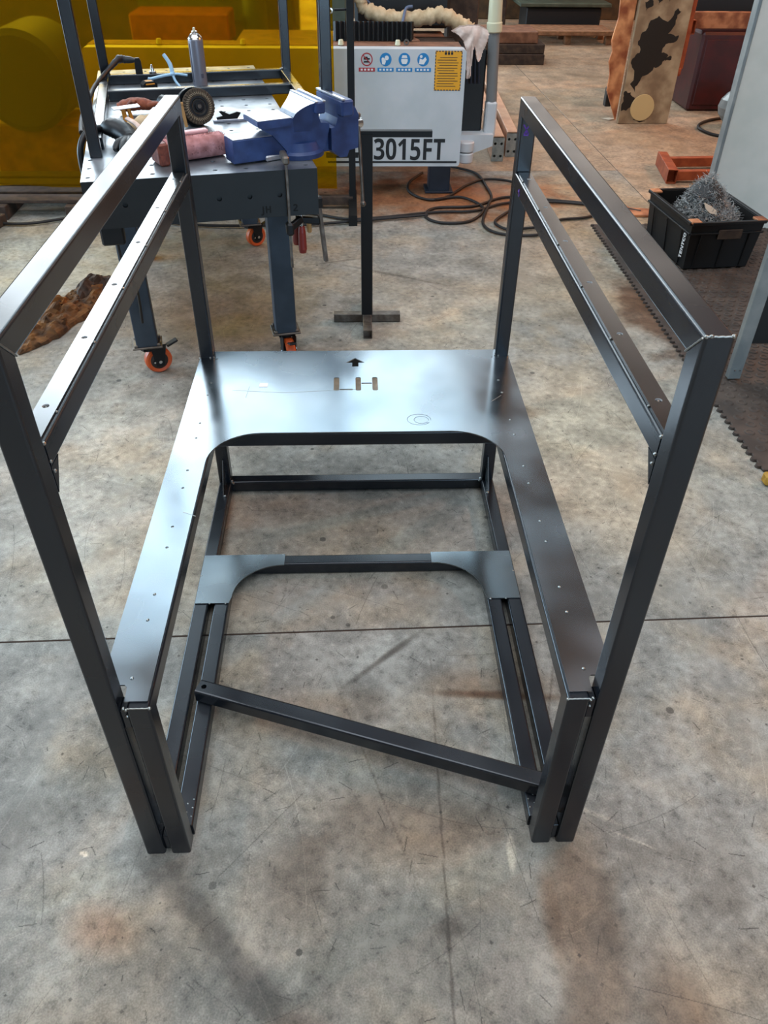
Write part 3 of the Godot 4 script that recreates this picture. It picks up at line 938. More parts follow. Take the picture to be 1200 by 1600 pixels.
func welding_table() -> void:
	var t := thing("welding_table", "perforated steel welding table with blue-grey legs on orange casters", "workbench", TA, TT)
	var W := 0.752
	var L := 1.8
	var st := mb()
	var xs := [0.0]
	for k in 7: xs.append(0.0215 + 0.05 + 0.1 * k)
	xs.append(W)
	var ys := [0.0]
	for k in 17: ys.append(0.043 + 0.05 + 0.1 * k)
	ys.append(L)
	perforated(st, xs, ys, func(i, j): return Vector3(0.0215 + 0.1 * i, 0.043 + 0.1 * j, 0.008 if j < 18 and i < 8 else 0.0), 0.012, Transform3D(Basis(Vector3.RIGHT, Vector3.FORWARD, Vector3.UP), Vector3(0, TH, 0)))
	part("table_top", st, M.table_top, t)
	# the four sides with their row of holes
	var frames := [
		[Transform3D(Basis.IDENTITY, Vector3(0, TH - 0.15, 0)), W], [Transform3D(Basis(Vector3.UP, PI), Vector3(W, TH - 0.15, -L)), W],
		[Transform3D(Basis(Vector3.UP, PI / 2), Vector3(W, TH - 0.15, 0)), L], [Transform3D(Basis(Vector3.UP, -PI / 2), Vector3(0, TH - 0.15, -L)), L]]
	for q in frames:
		st = mb()
		var n := int(q[1] / 0.1)
		var ex := [0.0]
		for k in n: ex.append(0.0725 + 0.1 * k)
		ex.append(q[1])
		perforated(st, ex, [0.0, 0.03, 0.11, 0.15], func(i, j): return Vector3(0.0225 + 0.1 * i, 0.072, 0.0085 if j == 1 and i > 0 and i < n else 0.0), 0.012, q[0])
		part("side_plate", st, M.table_side, t)
	st = mb()
	box(st, Vector3(W / 2, TH - 0.026, -L / 2), Vector3(W - 0.03, 0.02, L - 0.03), 0.002)
	for k in 4: box(st, Vector3(W / 2, TH - 0.08, -0.3 - 0.4 * k), Vector3(W - 0.03, 0.1, 0.012), 0.002)
	part("inner_ribs", st, M.table_side, t)
	# cut-out lettering along the lower edge of the front plate, only partly legible
	text_part("cut_letters", "JH", 0.032, 0.002, M.dark_hole, t, Transform3D(Basis.IDENTITY, Vector3(0.575, TH - 0.124, 0.0)), true)
	text_part("cut_letters", "2", 0.032, 0.002, M.dark_hole, t, Transform3D(Basis.IDENTITY, Vector3(0.672, TH - 0.124, 0.0)), true)
	for q in [[0.085, 0.31, 2.6], [0.643, 0.31, 0.0], [0.085, 1.6, 0.4], [0.643, 1.62, 2.9]]:
		st = mb()
		bar(st, Vector3(q[0], 0.137, -q[1]), Vector3(q[0], TH - 0.03, -q[1]), Vector3.BACK, 0.085, 0.085, 0.007)
		part("leg", st, M.table_leg, t)
		var turn: float = {2.6: 1.85, 0.0: 0.12, 0.4: 0.3, 2.9: 2.0}[q[2]]
		caster(t, Vector3(q[0], 0, -q[1]), turn)
	# socket box under the front left corner, with its lead
	st = mb()
	box(st, Vector3(0.062, TH - 0.165, -0.045), Vector3(0.075, 0.09, 0.07), 0.006)
	part("socket_box", st, M.black_iron, t)
	st = mb()
	tube(st, smooth([Vector3(0.07, TH - 0.21, -0.045), Vector3(0.075, TH - 0.30, -0.05), Vector3(0.095, TH - 0.42, -0.15), Vector3(0.085, TH - 0.6, -0.25)], 6), 0.005)
	part("lead", st, M.cable_black, t)

func table_frame() -> void:
	var t := thing("table_frame", "second dark box-section frame standing half built on the welding table", "steel frame", TA + Vector3(0, TH, 0), TT)
	var m = M.tube_steel
	var r := 0.005
	var h := 1.15
	for q in [[0.041, 0.283, "f"], [0.842, 0.283, "f"], [0.052, 1.46, "r"], [0.870, 1.46, "r"]]:
		var st := mb()
		bar(st, Vector3(q[0], 0.001 if q[0] < 0.8 else 0.0015, -q[1]), Vector3(q[0], h, -q[1]), Vector3.BACK, 0.04, 0.04, r, Vector3.ZERO, Vector3.ZERO, 0.03, 0.03)
		part("post", st, m, t)
	for q in [[0.046, 0.0, 0.36, 1.44], [0.858, 0.0, 0.305, 1.44], [0.046, h - 0.04, 0.305, 1.44], [0.858, h - 0.04, 0.305, 1.44]]:
		var st := mb()
		bar(st, Vector3(q[0], q[1] + 0.021, -q[2]), Vector3(q[0], q[1] + 0.021, -q[3]), Vector3.UP, 0.04, 0.04, r, Vector3.ZERO, Vector3.ZERO, 0.03)
		part("side_rail", st, m, t)
	for q in [[1.46, 0.021], [1.13, 0.021], [1.46, h - 0.02]]:
		var st := mb()
		bar(st, Vector3(0.068, q[1], -q[0]), Vector3(0.85, q[1], -q[0]), Vector3.UP, 0.04, 0.04, r)
		part("cross_bar", st, m, t)
	welds([Vector3(0.849, 0.046, -1.437), Vector3(0.842, 0.043, -1.44)], 0.005, t)

func vice() -> void:
	# local x runs along the screw, z towards the viewer
	var t := thing("bench_vice", "heavy blue bench vice with a bright anvil, clamped on the corner of the welding table", "vice", on_table(0.666, 0, 0.161), TT + 0.274)
	var st := mb()
	# fixed body: side outline swept across, from the anvil to the fixed jaw
	var poly := [Vector2(-0.105, 0.128), Vector2(-0.105, 0.112), Vector2(-0.085, 0.098), Vector2(-0.06, 0.085), Vector2(-0.012, 0.03), Vector2(-0.02, 0.002), Vector2(0.118, 0.002), Vector2(0.136, 0.035), Vector2(0.15, 0.085), Vector2(0.15, 0.10), Vector2(0.118, 0.105), Vector2(0.112, 0.125), Vector2(0.112, 0.175), Vector2(0.08, 0.175), Vector2(0.05, 0.158), Vector2(0.03, 0.14), Vector2(0.016, 0.128)]
	slab(st, poly, 0.11, Transform3D(Basis.IDENTITY, Vector3(0, 0, -0.055)))
	slab(st, [Vector2(-0.112, 0.130), Vector2(-0.112, 0.116), Vector2(-0.094, 0.108), Vector2(0.0, 0.108), Vector2(0.014, 0.130)], 0.122, Transform3D(Basis.IDENTITY, Vector3(0, 0, -0.061)))
	part("body", st, M.vice_blue, t)
	st = mb()
	box(st, Vector3(-0.049, 0.1315, 0), Vector3(0.122, 0.003, 0.118), 0.001)
	part("anvil_face", st, M.vice_bright, t)
	# worn bright shoulder between the anvil and the fixed jaw, flaring out to the jaw width
	st = mb()
	var rows := []
	for i in 9:
		var k := i / 8.0
		rows.append([Vector2(0.018 + 0.062 * k, 0.1305 + 0.047 * pow(k, 0.75)), lerpf(0.056, 0.099, k * k)])
	for i in 8:
		var p: Vector2 = rows[i][0]
		var q: Vector2 = rows[i + 1][0]
		var n := Vector3(-(q.y - p.y), q.x - p.x, 0).normalized()
		quad(st, Vector3(p.x, p.y, -rows[i][1]), Vector3(p.x, p.y, rows[i][1]), Vector3(q.x, q.y, rows[i + 1][1]), Vector3(q.x, q.y, -rows[i + 1][1]), n)
	part("shoulder", st, M.vice_bright, t)
	# blue cheeks under the shoulder
	for s: float in [-1.0, 1.0]:
		st = mb()
		for i in 8:
			var p: Vector2 = rows[i][0]
			var q: Vector2 = rows[i + 1][0]
			quad(st, Vector3(p.x, p.y, s * rows[i][1]), Vector3(q.x, q.y, s * rows[i + 1][1]), Vector3(q.x, 0.085, s * lerpf(0.055, 0.06, i / 8.0)), Vector3(p.x, 0.085, s * 0.055), Vector3(0, -0.35, s).normalized())
		part("cheek", st, M.vice_blue, t)
	st = mb()
	box(st, Vector3(0.098, 0.160, 0), Vector3(0.036, 0.036, 0.2), 0.004)
	part("fixed_jaw", st, M.vice_blue, t)
	for x in [0.0845, 0.1125]:
		st = mb()
		box(st, Vector3(x, 0.179, 0), Vector3(0.011, 0.005, 0.2), 0.001)
		part("jaw_plate", st, M.vice_bright, t)
	# ram under the anvil
	st = mb()
	bar(st, Vector3(-0.195, 0.042, 0), Vector3(0.16, 0.042, 0), Vector3.UP, 0.078, 0.072, 0.004)
	part("ram", st, M.vice_blue, t)
	st = mb()
	box(st, Vector3(-0.12, 0.0795, 0), Vector3(0.148, 0.003, 0.074), 0.001)
	part("ram_face", st, M.vice_bright, t)
	# moving jaw
	st = mb()
	slab(st, [Vector2(0.152, 0.014), Vector2(0.185, -0.012), Vector2(0.212, -0.012), Vector2(0.22, 0.008), Vector2(0.256, 0.012), Vector2(0.258, 0.118), Vector2(0.246, 0.140), Vector2(0.232, 0.156), Vector2(0.212, 0.170), Vector2(0.178, 0.170), Vector2(0.178, 0.115), Vector2(0.168, 0.088), Vector2(0.152, 0.085)], 0.13, Transform3D(Basis.IDENTITY, Vector3(0, 0, -0.065)))
	box(st, Vector3(0.2, 0.148, 0), Vector3(0.046, 0.052, 0.2), 0.006)
	part("moving_jaw", st, M.vice_blue, t)
	st = mb()
	box(st, Vector3(0.184, 0.1765, 0), Vector3(0.012, 0.006, 0.2), 0.001)
	part("jaw_plate", st, M.vice_bright, t)
	st = mb()
	cyl(st, Vector3(0.25, 0.075, 0), Vector3(0.305, 0.075, 0), 0.016, 18, -1, 0.003)
	part("screw_head", st, M.chrome, t)
	st = mb()
	var h0 := Vector3(0.290, 0.10, 0.0)
	var h1 := Vector3(0.276, -0.185, 0.06)
	cyl(st, h0, h1, 0.006, 10)
	ball(st, h0, Vector3.ONE * 0.010, 6)
	ball(st, h1, Vector3.ONE * 0.011, 6)
	part("handle", st, M.old_steel, t)
	st = mb()
	lathe(st, [Vector2(0, 0.001), Vector2(0.088, 0.001), Vector2(0.09, 0.016), Vector2(0.08, 0.024), Vector2(0.07, 0.05), Vector2(0, 0.05)], 28, Transform3D(Basis.IDENTITY, Vector3(0.055, 0, 0.0)))
	part("swivel_base", st, M.vice_blue, t)
	st = mb()
	box(st, Vector3(-0.03, 0.0105, -0.02), Vector3(0.12, 0.018, 0.12), 0.004, Basis(Vector3.UP, 0.1))
	part("base_lug", st, M.vice_bright, t)

func f_clamp(called: String, label: String, at: Vector3, turn: float, long: float, slide: float, reach: float) -> void:
	# hangs from the table edge: flat bar, fixed jaw on top, sliding arm with its screw handle below
	var t := thing(called, label, "clamp", at, turn, "")
	var st := mb()
	bar(st, Vector3(0, 0.03, 0), Vector3(0, 0.03 - long, 0), Vector3.BACK, 0.008, 0.018, 0.001)
	part("bar", st, M.old_steel, t)
	st = mb()
	box(st, Vector3(0, 0.028, -0.028), Vector3(0.022, 0.026, 0.085), 0.005)
	part("fixed_jaw", st, M.old_steel, t)
	st = mb()
	box(st, Vector3(0, 0.03 - slide, 0), Vector3(0.026, 0.042, 0.034), 0.006)
	bar(st, Vector3(0, 0.03 - slide, 0), Vector3(reach, 0.05 - slide, -0.03), Vector3.UP, 0.018, 0.024, 0.004)
	part("sliding_arm", st, M.black_iron, t)
	st = mb()
	cyl(st, Vector3(reach, 0.085 - slide, -0.03), Vector3(reach, 0.02 - slide, -0.03), 0.006, 10)
	part("screw", st, M.chrome, t)
	st = mb()
	lathe(st, [Vector2(0, -0.095), Vector2(0.012, -0.093), Vector2(0.015, -0.08), Vector2(0.0135, -0.02), Vector2(0.010, 0.0), Vector2(0, 0.0)], 14, Transform3D(Basis.IDENTITY, Vector3(reach, 0.025 - slide, -0.03)))
	part("handle", st, M.handle_red, t)

func things_on_table() -> void:
	var B := Basis(Vector3.UP, TT)
	# hand brush, lying on the corner of the table
	var t := thing("hand_brush", "dusty pink bristle hand brush with a red-brown stock on the welding table", "brush", on_table(0.35, 0, 0.19), TT + 0.32)
	var st := mb()
	var pr := rounded(0.085, 0.07, 0.028, 4)
	bar(st, Vector3(-0.085, 0.0365, 0), Vector3(0.118, 0.0365, 0), Vector3.UP, 0.085, 0.07, 0.03)
	part("bristle_core", st, M.bristle, t)
	st = mb()
	rng.seed = 77
	for k in 1500:
		var x := rng.randf_range(-0.085, 0.125)
		var a := rng.randf_range(-0.35, 2.6)
		var p := Vector3(x, 0.0365 + 0.030 * sin(a), 0.040 * cos(a))
		var d := Vector3(rng.randf_range(-0.2, 0.6), sin(a) * 0.55, cos(a) * 0.8).normalized()
		var q := p + d * rng.randf_range(0.006, 0.014)
		var o := d.cross(Vector3(rng.randf() - 0.5, rng.randf() - 0.5, rng.randf() - 0.5)).normalized() * 0.0011
		var n := Vector3(0, sin(a), cos(a))
		tri(st, p - o, p + o, q, n, n, n)
	meta(part("bristles", st, M.bristle, t), "", "", "", "stuff")
	st = mb()
	box(st, Vector3(-0.103, 0.036, 0.005), Vector3(0.036, 0.07, 0.085), 0.006)
	part("stock", st, M.brush_wood, t)
	st = mb()
	box(st, Vector3(0.0, 0.078, -0.022), Vector3(0.16, 0.01, 0.028), 0.003)
	part("backing_strip", st, M.pink_wood, t)
	# angle grinder, its flap disc towards the viewer
	t = thing("angle_grinder", "black angle grinder with a worn flap disc facing out, on the welding table", "grinder", on_table(0.41, 0, 0.63), TT)
	var tilt := Basis(Vector3.UP, 0.25) * Basis(Vector3.RIGHT, PI / 2 - 0.22)
	var c := Vector3(0.005, 0.068, 0.0)
	st = mb()
	lathe(st, [Vector2(0.024, 0.004), Vector2(0.040, 0.006), Vector2(0.061, 0.002), Vector2(0.0625, -0.004), Vector2(0.04, -0.008), Vector2(0, -0.008)], 36, Transform3D(tilt, c))
	for k in 32:
		var a := TAU * k / 32
		box(st, c + tilt * Vector3(cos(a) * 0.048, 0.0055, sin(a) * 0.048), Vector3(0.026, 0.003, 0.009), 0.001, tilt * Basis(Vector3.UP, -a) * Basis(Vector3.RIGHT, 0.3))
	part("flap_disc", st, M.abrasive, t)
	st = mb()
	for k in 40:
		var a := TAU * k / 40
		box(st, c + tilt * Vector3(cos(a) * 0.045, 0.0085, sin(a) * 0.045), Vector3(0.010, 0.0025, 0.0035), 0.0008, tilt * Basis(Vector3.UP, -a + 0.5))
	meta(part("grit_flecks", st, M.flap_fleck, t), "", "", "", "stuff")
	st = mb()
	lathe(st, [Vector2(0, 0.004), Vector2(0.036, 0.004), Vector2(0.036, 0.007), Vector2(0.029, 0.007), Vector2(0.024, 0.003), Vector2(0.018, 0.003), Vector2(0.014, 0.009), Vector2(0, 0.009)], 28, Transform3D(tilt, c))
	part("disc_centre", st, M.black_iron, t)
	st = mb()
	lathe(st, [Vector2(0, 0.009), Vector2(0.008, 0.009), Vector2(0.008, 0.014), Vector2(0, 0.014)], 6, Transform3D(tilt, c))
	part("spindle_nut", st, M.old_steel, t)
	st = mb()
	lathe(st, [Vector2(0.066, 0.0), Vector2(0.068, -0.02), Vector2(0.03, -0.024), Vector2(0, -0.024)], 32, Transform3D(tilt, c + tilt * Vector3(-0.012, -0.006, 0)))
	part("guard", st, M.black_iron, t)
	st = mb()
	cyl(st, c + tilt * Vector3(0, -0.02, 0), c + tilt * Vector3(0, -0.08, 0), 0.03, 16, 0.027, 0.004)
	tube(st, smooth([c + tilt * Vector3(0, -0.06, 0), c + Vector3(-0.04, -0.02, -0.11), c + Vector3(-0.09, -0.034, -0.2), c + Vector3(-0.13, -0.036, -0.27)], 5), 0.029, 12)
	part("motor_body", st, M.black_iron, t)
	st = mb()
	bar(st, c + Vector3(-0.055, -0.062, 0.03), c + Vector3(-0.063, 0.012, 0.02), Vector3.BACK, 0.012, 0.008, 0.002)
	box(st, c + Vector3(-0.063, 0.016, 0.02), Vector3(0.014, 0.01, 0.012), 0.002)
	part("side_lever", st, M.tan_wood, t)
	# spray can
	t = thing("spray_can", "tall grey spray can without its cap, standing behind the vice table's cross bars", "spray can", on_table(0.462, 0, 1.36), TT)
	st = mb()
	lathe(st, [Vector2(0, 0.001), Vector2(0.031, 0.001), Vector2(0.0325, 0.004), Vector2(0.0325, 0.180), Vector2(0.031, 0.184)], 28)
	part("can_body", st, M.can_grey, t)
	st = mb()
	lathe(st, [Vector2(0.031, 0.183), Vector2(0.033, 0.186), Vector2(0.03, 0.192), Vector2(0.02, 0.203), Vector2(0.013, 0.208), Vector2(0.013, 0.214), Vector2(0, 0.214)], 24)
	part("shoulder", st, M.chrome, t)
	st = mb()
	cyl(st, Vector3(0, 0.212, 0), Vector3(0, 0.228, 0), 0.006, 12, 0.005, 0.001)
	part("nozzle", st, M.cream_plastic, t)
	st = mb()
	box(st, Vector3(0.012, 0.045, 0.0305), Vector3(0.012, 0.018, 0.002), 0.0005, Basis(Vector3.UP, 0.38))
	bar(st, Vector3(-0.028, 0.02, 0.0175), Vector3(-0.028, 0.17, 0.0175), Vector3.BACK, 0.004, 0.003, 0.001)
	part("label_print", st, M.can_label, t)
	# pliers propped on the middle cross bar
	t = thing("pliers", "pale blue long-handled pliers propped open beside the spray can", "pliers", on_table(0.335, 0.0, 1.37), TT)
	st = mb()
	tube(st, smooth([Vector3(0.01, 0.05, 0.01), Vector3(-0.03, 0.046, 0.01), Vector3(-0.085, 0.034, 0.0), Vector3(-0.10, 0.036, 0.0)], 5), 0.006, 8)
	tube(st, smooth([Vector3(0.01, 0.05, 0.01), Vector3(0.004, 0.09, 0.0), Vector3(-0.018, 0.127, -0.01)], 5), [0.008, 0.008, 0.009, 0.009, 0.009, 0.009, 0.008, 0.008, 0.008, 0.008, 0.007], 8)
	tube(st, smooth([Vector3(0.01, 0.05, 0.01), Vector3(0.03, 0.051, 0.01), Vector3(0.074, 0.044, 0.01)], 5), 0.005, 8)
	tube(st, smooth([Vector3(0.01, 0.05, 0.01), Vector3(0.018, 0.025, 0.02), Vector3(0.036, 0.004, 0.04)], 5), 0.0055, 8)
	ball(st, Vector3(0.01, 0.052, 0.01), Vector3(0.012, 0.012, 0.008), 6)
	part("handles", st, M.pale_blue, t)
	# tape measure
	t = thing("tape_measure", "small black and yellow tape measure behind the front cross bar on the table", "tape measure", on_table(0.235, 0, 1.34), TT + 0.3)
	st = mb()
	slab(st, [Vector2(-0.03, 0.002), Vector2(0.03, 0.002), Vector2(0.032, 0.02), Vector2(0.018, 0.032), Vector2(-0.018, 0.032), Vector2(-0.032, 0.02)], 0.045, Transform3D(Basis.IDENTITY, Vector3(0, 0, -0.022)))
	part("case", st, M.black_iron, t)
	st = mb()
	box(st, Vector3(0, 0.022, 0.023), Vector3(0.04, 0.006, 0.003), 0.001)
	box(st, Vector3(0, 0.031, 0), Vector3(0.03, 0.004, 0.02), 0.001)
	part("yellow_band", st, M.tool_yellow, t)
	# earth clamp with its cable, on the rear rail
	t = thing("earth_clamp", "black earth clamp gripping the rear bar of the frame on the table, with its cable", "clamp", on_table(0.25, 0.041, 1.46), TT)
	st = mb()
	slab(st, [Vector2(-0.016, 0.001), Vector2(0.016, 0.001), Vector2(0.014, 0.05), Vector2(0.008, 0.062), Vector2(-0.008, 0.062), Vector2(-0.014, 0.05)], 0.018, Transform3D(Basis.IDENTITY, Vector3(-0.05, 0, -0.009)))
	part("clamp_body", st, M.black_iron, t)
	st = mb()
	tube(st, smooth([Vector3(-0.05, 0.052, 0), Vector3(-0.10, 0.056, 0), Vector3(-0.13, 0.06, 0.01), Vector3(-0.17, 0.036, 0.05), Vector3(-0.215, 0.006, 0.12)], 6), [0.008, 0.008, 0.009, 0.012, 0.014, 0.015, 0.014, 0.017, 0.013, 0.017, 0.014, 0.016, 0.018, 0.014, 0.012, 0.014, 0.012, 0.012, 0.011, 0.010, 0.010, 0.010, 0.010, 0.010, 0.010], 9)
	part("handle", st, M.black_rubber, t)
	st = mb()
	tube(st, smooth([Vector3(-0.215, 0.006, 0.12), Vector3(-0.242, -0.008, 0.22), Vector3(-0.262, -0.02, 0.42), Vector3(-0.275, -0.025, 0.7), Vector3(-0.268, -0.028, 0.9)], 7), 0.009, 8)
	part("cable", st, M.cable_black, t)
	st = mb()
	lathe(st, [Vector2(0, 0.001), Vector2(0.016, 0.001), Vector2(0.016, 0.008), Vector2(0.009, 0.010), Vector2(0.007, 0.022), Vector2(0.003, 0.034), Vector2(0, 0.035)], 14)
	top("contact_tip", st, M.chrome, "small chrome welding tip standing on the rear bar beside the earth clamp", "welding tip").position = on_table(0.258, 0.041, 1.46)
	# leather glove, pliers plate and gloves behind the front left corner
	t = thing("leather_glove", "crumpled orange-brown leather welding glove under the cross bar on the table", "glove", on_table(0.20, 0, 0.88), TT)
	t.scale = Vector3(0.85, 0.62, 0.85)
	st = mb()
	var fin := [[-0.05, 0.05, 0.02, 0.11, 0.07, 0.02], [-0.03, 0.04, 0.0, 0.10, 0.03, 0.05], [-0.02, 0.03, -0.02, 0.12, 0.02, -0.04]]
	tube(st, smooth([Vector3(-0.10, 0.035, 0.0), Vector3(-0.06, 0.052, 0.0), Vector3(0.0, 0.056, 0.0), Vector3(0.05, 0.04, 0.0)], 5), [0.032, 0.04, 0.036, 0.042, 0.045, 0.040, 0.046, 0.048, 0.044, 0.046, 0.042, 0.044, 0.04, 0.038, 0.034, 0.02], 10, 0.8)
	for q in [[0.03, 0.05, 0.03, 0.12, 0.05, 0.05], [0.04, 0.05, 0.01, 0.14, 0.03, 0.015], [0.04, 0.045, -0.01, 0.14, 0.02, -0.03], [0.03, 0.04, -0.03, 0.12, 0.015, -0.07], [-0.05, 0.06, 0.03, -0.02, 0.085, 0.06]]:
		var a := Vector3(q[0], q[1], q[2])
		var b := Vector3(q[3], q[4], q[5])
		tube(st, smooth([a, (a + b) / 2 + Vector3(0, 0.012, 0), b], 4), [0.016, 0.016, 0.015, 0.015, 0.014, 0.014, 0.013, 0.012, 0.008], 8)
	part("glove_body", st, M.leather, t)
	t = thing("tin_snips", "yellow-handled snips with a bright blade beside the leather glove on the table", "snips", on_table(0.145, 0, 0.74), TT + 0.2)
	st = mb()
	bar(st, Vector3(-0.05, 0.052, 0.0), Vector3(0.05, 0.056, 0.0), Vector3.UP, 0.05, 0.003, 0.001)
	part("blade", st, M.vice_bright, t)
	st = mb()
	bar(st, Vector3(-0.01, 0.002, 0.01), Vector3(-0.012, 0.05, 0.005), Vector3.BACK, 0.016, 0.014, 0.004)
	bar(st, Vector3(0.015, 0.002, 0.012), Vector3(0.008, 0.05, 0.005), Vector3.BACK, 0.014, 0.012, 0.004)
	part("handles", st, M.tool_yellow, t)
	t = thing("rubber_glove", "black rubber glove with a pale cuff lying at the table's front left post", "glove", on_table(0.10, 0, 0.40), TT)
	st = mb()
	var hand := [Vector3(-0.02, 0.045, -0.07), Vector3(0.0, 0.052, -0.045), Vector3(0.03, 0.045, -0.02), Vector3(0.05, 0.034, 0.01), Vector3(0.058, 0.028, 0.04)]
	tube(st, smooth(hand, 5), [0.022, 0.028, 0.033, 0.032, 0.036, 0.04, 0.038, 0.042, 0.04, 0.043, 0.041, 0.042, 0.039, 0.04, 0.037, 0.036, 0.034, 0.034, 0.03, 0.028, 0.02], 12, 0.8)
	for q in [[-0.045, 0.075, 0.014], [-0.02, 0.10, 0.015], [0.008, 0.105, 0.014], [0.035, 0.09, 0.012], [0.07, 0.04, 0.014]]:
		tube(st, smooth([Vector3(0.055, 0.028, 0.03), Vector3(0.05 + q[0] * 0.6, 0.03, 0.045 + q[1] * 0.4), Vector3(0.05 + q[0], q[2], 0.03 + q[1])], 4), [0.019, 0.018, 0.017, 0.016, 0.016, 0.015, 0.014, 0.013, 0.008], 8)
	part("glove_body", st, M.black_rubber, t)
	st = mb()
	tube(st, smooth([Vector3(-0.02, 0.05, -0.07), Vector3(-0.085, 0.046, -0.02), Vector3(-0.117, 0.0, 0.02), Vector3(-0.120, -0.075, 0.04)], 6), 0.011, 8)
	part("strap", st, M.black_rubber, t)
	st = mb()
	tube(st, smooth([Vector3(0.055, 0.078, -0.05), Vector3(0.088, 0.062, -0.015), Vector3(0.108, 0.035, 0.03)], 5), 0.011, 8, 0.5)
	part("cuff", st, M.rag_cloth, t)
	t = thing("work_cloth", "crumpled grey-brown cloth behind the black rubber glove on the table", "cloth", on_table(0.19, 0, 0.56), TT)
	st = mb()
	tube(st, smooth([Vector3(-0.06, 0.02, 0.0), Vector3(-0.02, 0.03, 0.01), Vector3(0.04, 0.036, 0.0), Vector3(0.10, 0.022, 0.01)], 5), [0.01, 0.018, 0.02, 0.017, 0.022, 0.025, 0.02, 0.026, 0.03, 0.025, 0.03, 0.026, 0.028, 0.022, 0.02, 0.01], 10)
	part("fold", st, M.cream_cloth, t)
	# callipers and pliers on a bright strip, behind the vice
	t = thing("measuring_tools", "vernier calliper lying on the table between the grinder and the vice", "calliper", on_table(0.53, 0, 0.68), TT + 0.06)
	st = mb()
	box(st, Vector3(0.0, 0.005, 0.0), Vector3(0.13, 0.009, 0.02), 0.001)
	part("beam", st, M.vice_bright, t)
	st = mb()
	slab(st, [Vector2(-0.05, 0.0), Vector2(0.03, 0.0), Vector2(0.045, 0.02), Vector2(0.03, 0.024), Vector2(0.0, 0.016), Vector2(-0.03, 0.03), Vector2(-0.04, 0.028), Vector2(-0.026, 0.012), Vector2(-0.05, 0.008)], 0.008, Transform3D(Basis.IDENTITY, Vector3(0, 0.009, -0.006)))
	part("jaws", st, M.black_iron, t)
	f_clamp("f_clamp", "bar clamp with red handle hooked over the table edge below the vice", on_table(0.648, 0.005, -0.008), TT, 0.36, 0.225, 0.045)
	# second clamp, on the right side of the table
	t = thing("f_clamp", "flat-bar clamp hanging at the right corner of the welding table, its red handle turned inwards", "clamp", on_table(0.757, 0.0, 0.06), TT + 0.2)
	st = mb()
	bar(st, Vector3(0.004, -0.115, 0), Vector3(0.018, -0.335, 0.02), Vector3.BACK, 0.012, 0.02, 0.001)
	part("bar", st, M.old_steel, t)
	st = mb()
	box(st, Vector3(0.006, -0.13, 0.0), Vector3(0.026, 0.04, 0.03), 0.005)
	bar(st, Vector3(0.01, -0.195, 0.0), Vector3(-0.075, -0.185, -0.02), Vector3.UP, 0.02, 0.022, 0.004)
	part("sliding_arm", st, M.black_iron, t)
	st = mb()
	lathe(st, [Vector2(0, -0.085), Vector2(0.012, -0.083), Vector2(0.015, -0.07), Vector2(0.0135, -0.02), Vector2(0.010, 0.0), Vector2(0, 0.0)], 14, Transform3D(Basis.IDENTITY, Vector3(-0.075, -0.19, -0.02)))
	part("handle", st, M.handle_red, t)
	st = mb()
	box(st, Vector3(-0.03, -0.212, -0.01), Vector3(0.016, 0.045, 0.016), 0.004)
	part("wooden_pad", st, M.tan_wood, t)

# ---------------------------------------------------------------- behind the table
func support_stand() -> void:
	var t := thing("support_stand", "black T-topped support stand on a crossed foot, between the table and the white machine", "stand", Vector3(0.058, 0, -2.535), 0.0)
	var m = M.tube_steel
	var st := mb()
	bar(st, Vector3(0, 0.04, 0), Vector3(0, 0.802, 0), Vector3.BACK, 0.05, 0.05, 0.005)
	part("post", st, M.black_iron, t)
	st = mb()
	bar(st, Vector3(-0.25, 0.804, 0), Vector3(0.263, 0.804, 0), Vector3.UP, 0.03, 0.024, 0.003, Vector3.ZERO, Vector3.ZERO, 0.02, 0.02)
	part("top_bar", st, M.black_iron, t)
	st = mb()
	bar(st, Vector3(-0.152, 0.0205, 0), Vector3(0.152, 0.0205, 0), Vector3.UP, 0.04, 0.039, 0.004, Vector3.ZERO, Vector3.ZERO, 0.02, 0.02)
	part("foot_bar", st, M.old_steel, t)
	st = mb()
	bar(st, Vector3(0, 0.0205, 0.02), Vector3(0, 0.0205, 0.185), Vector3.UP, 0.04, 0.039, 0.004, Vector3.ZERO, Vector3.ZERO, 0.0, 0.02)
	bar(st, Vector3(0, 0.0205, -0.02), Vector3(0, 0.0205, -0.185), Vector3.UP, 0.04, 0.039, 0.004)
	part("foot_bar", st, M.old_steel, t)

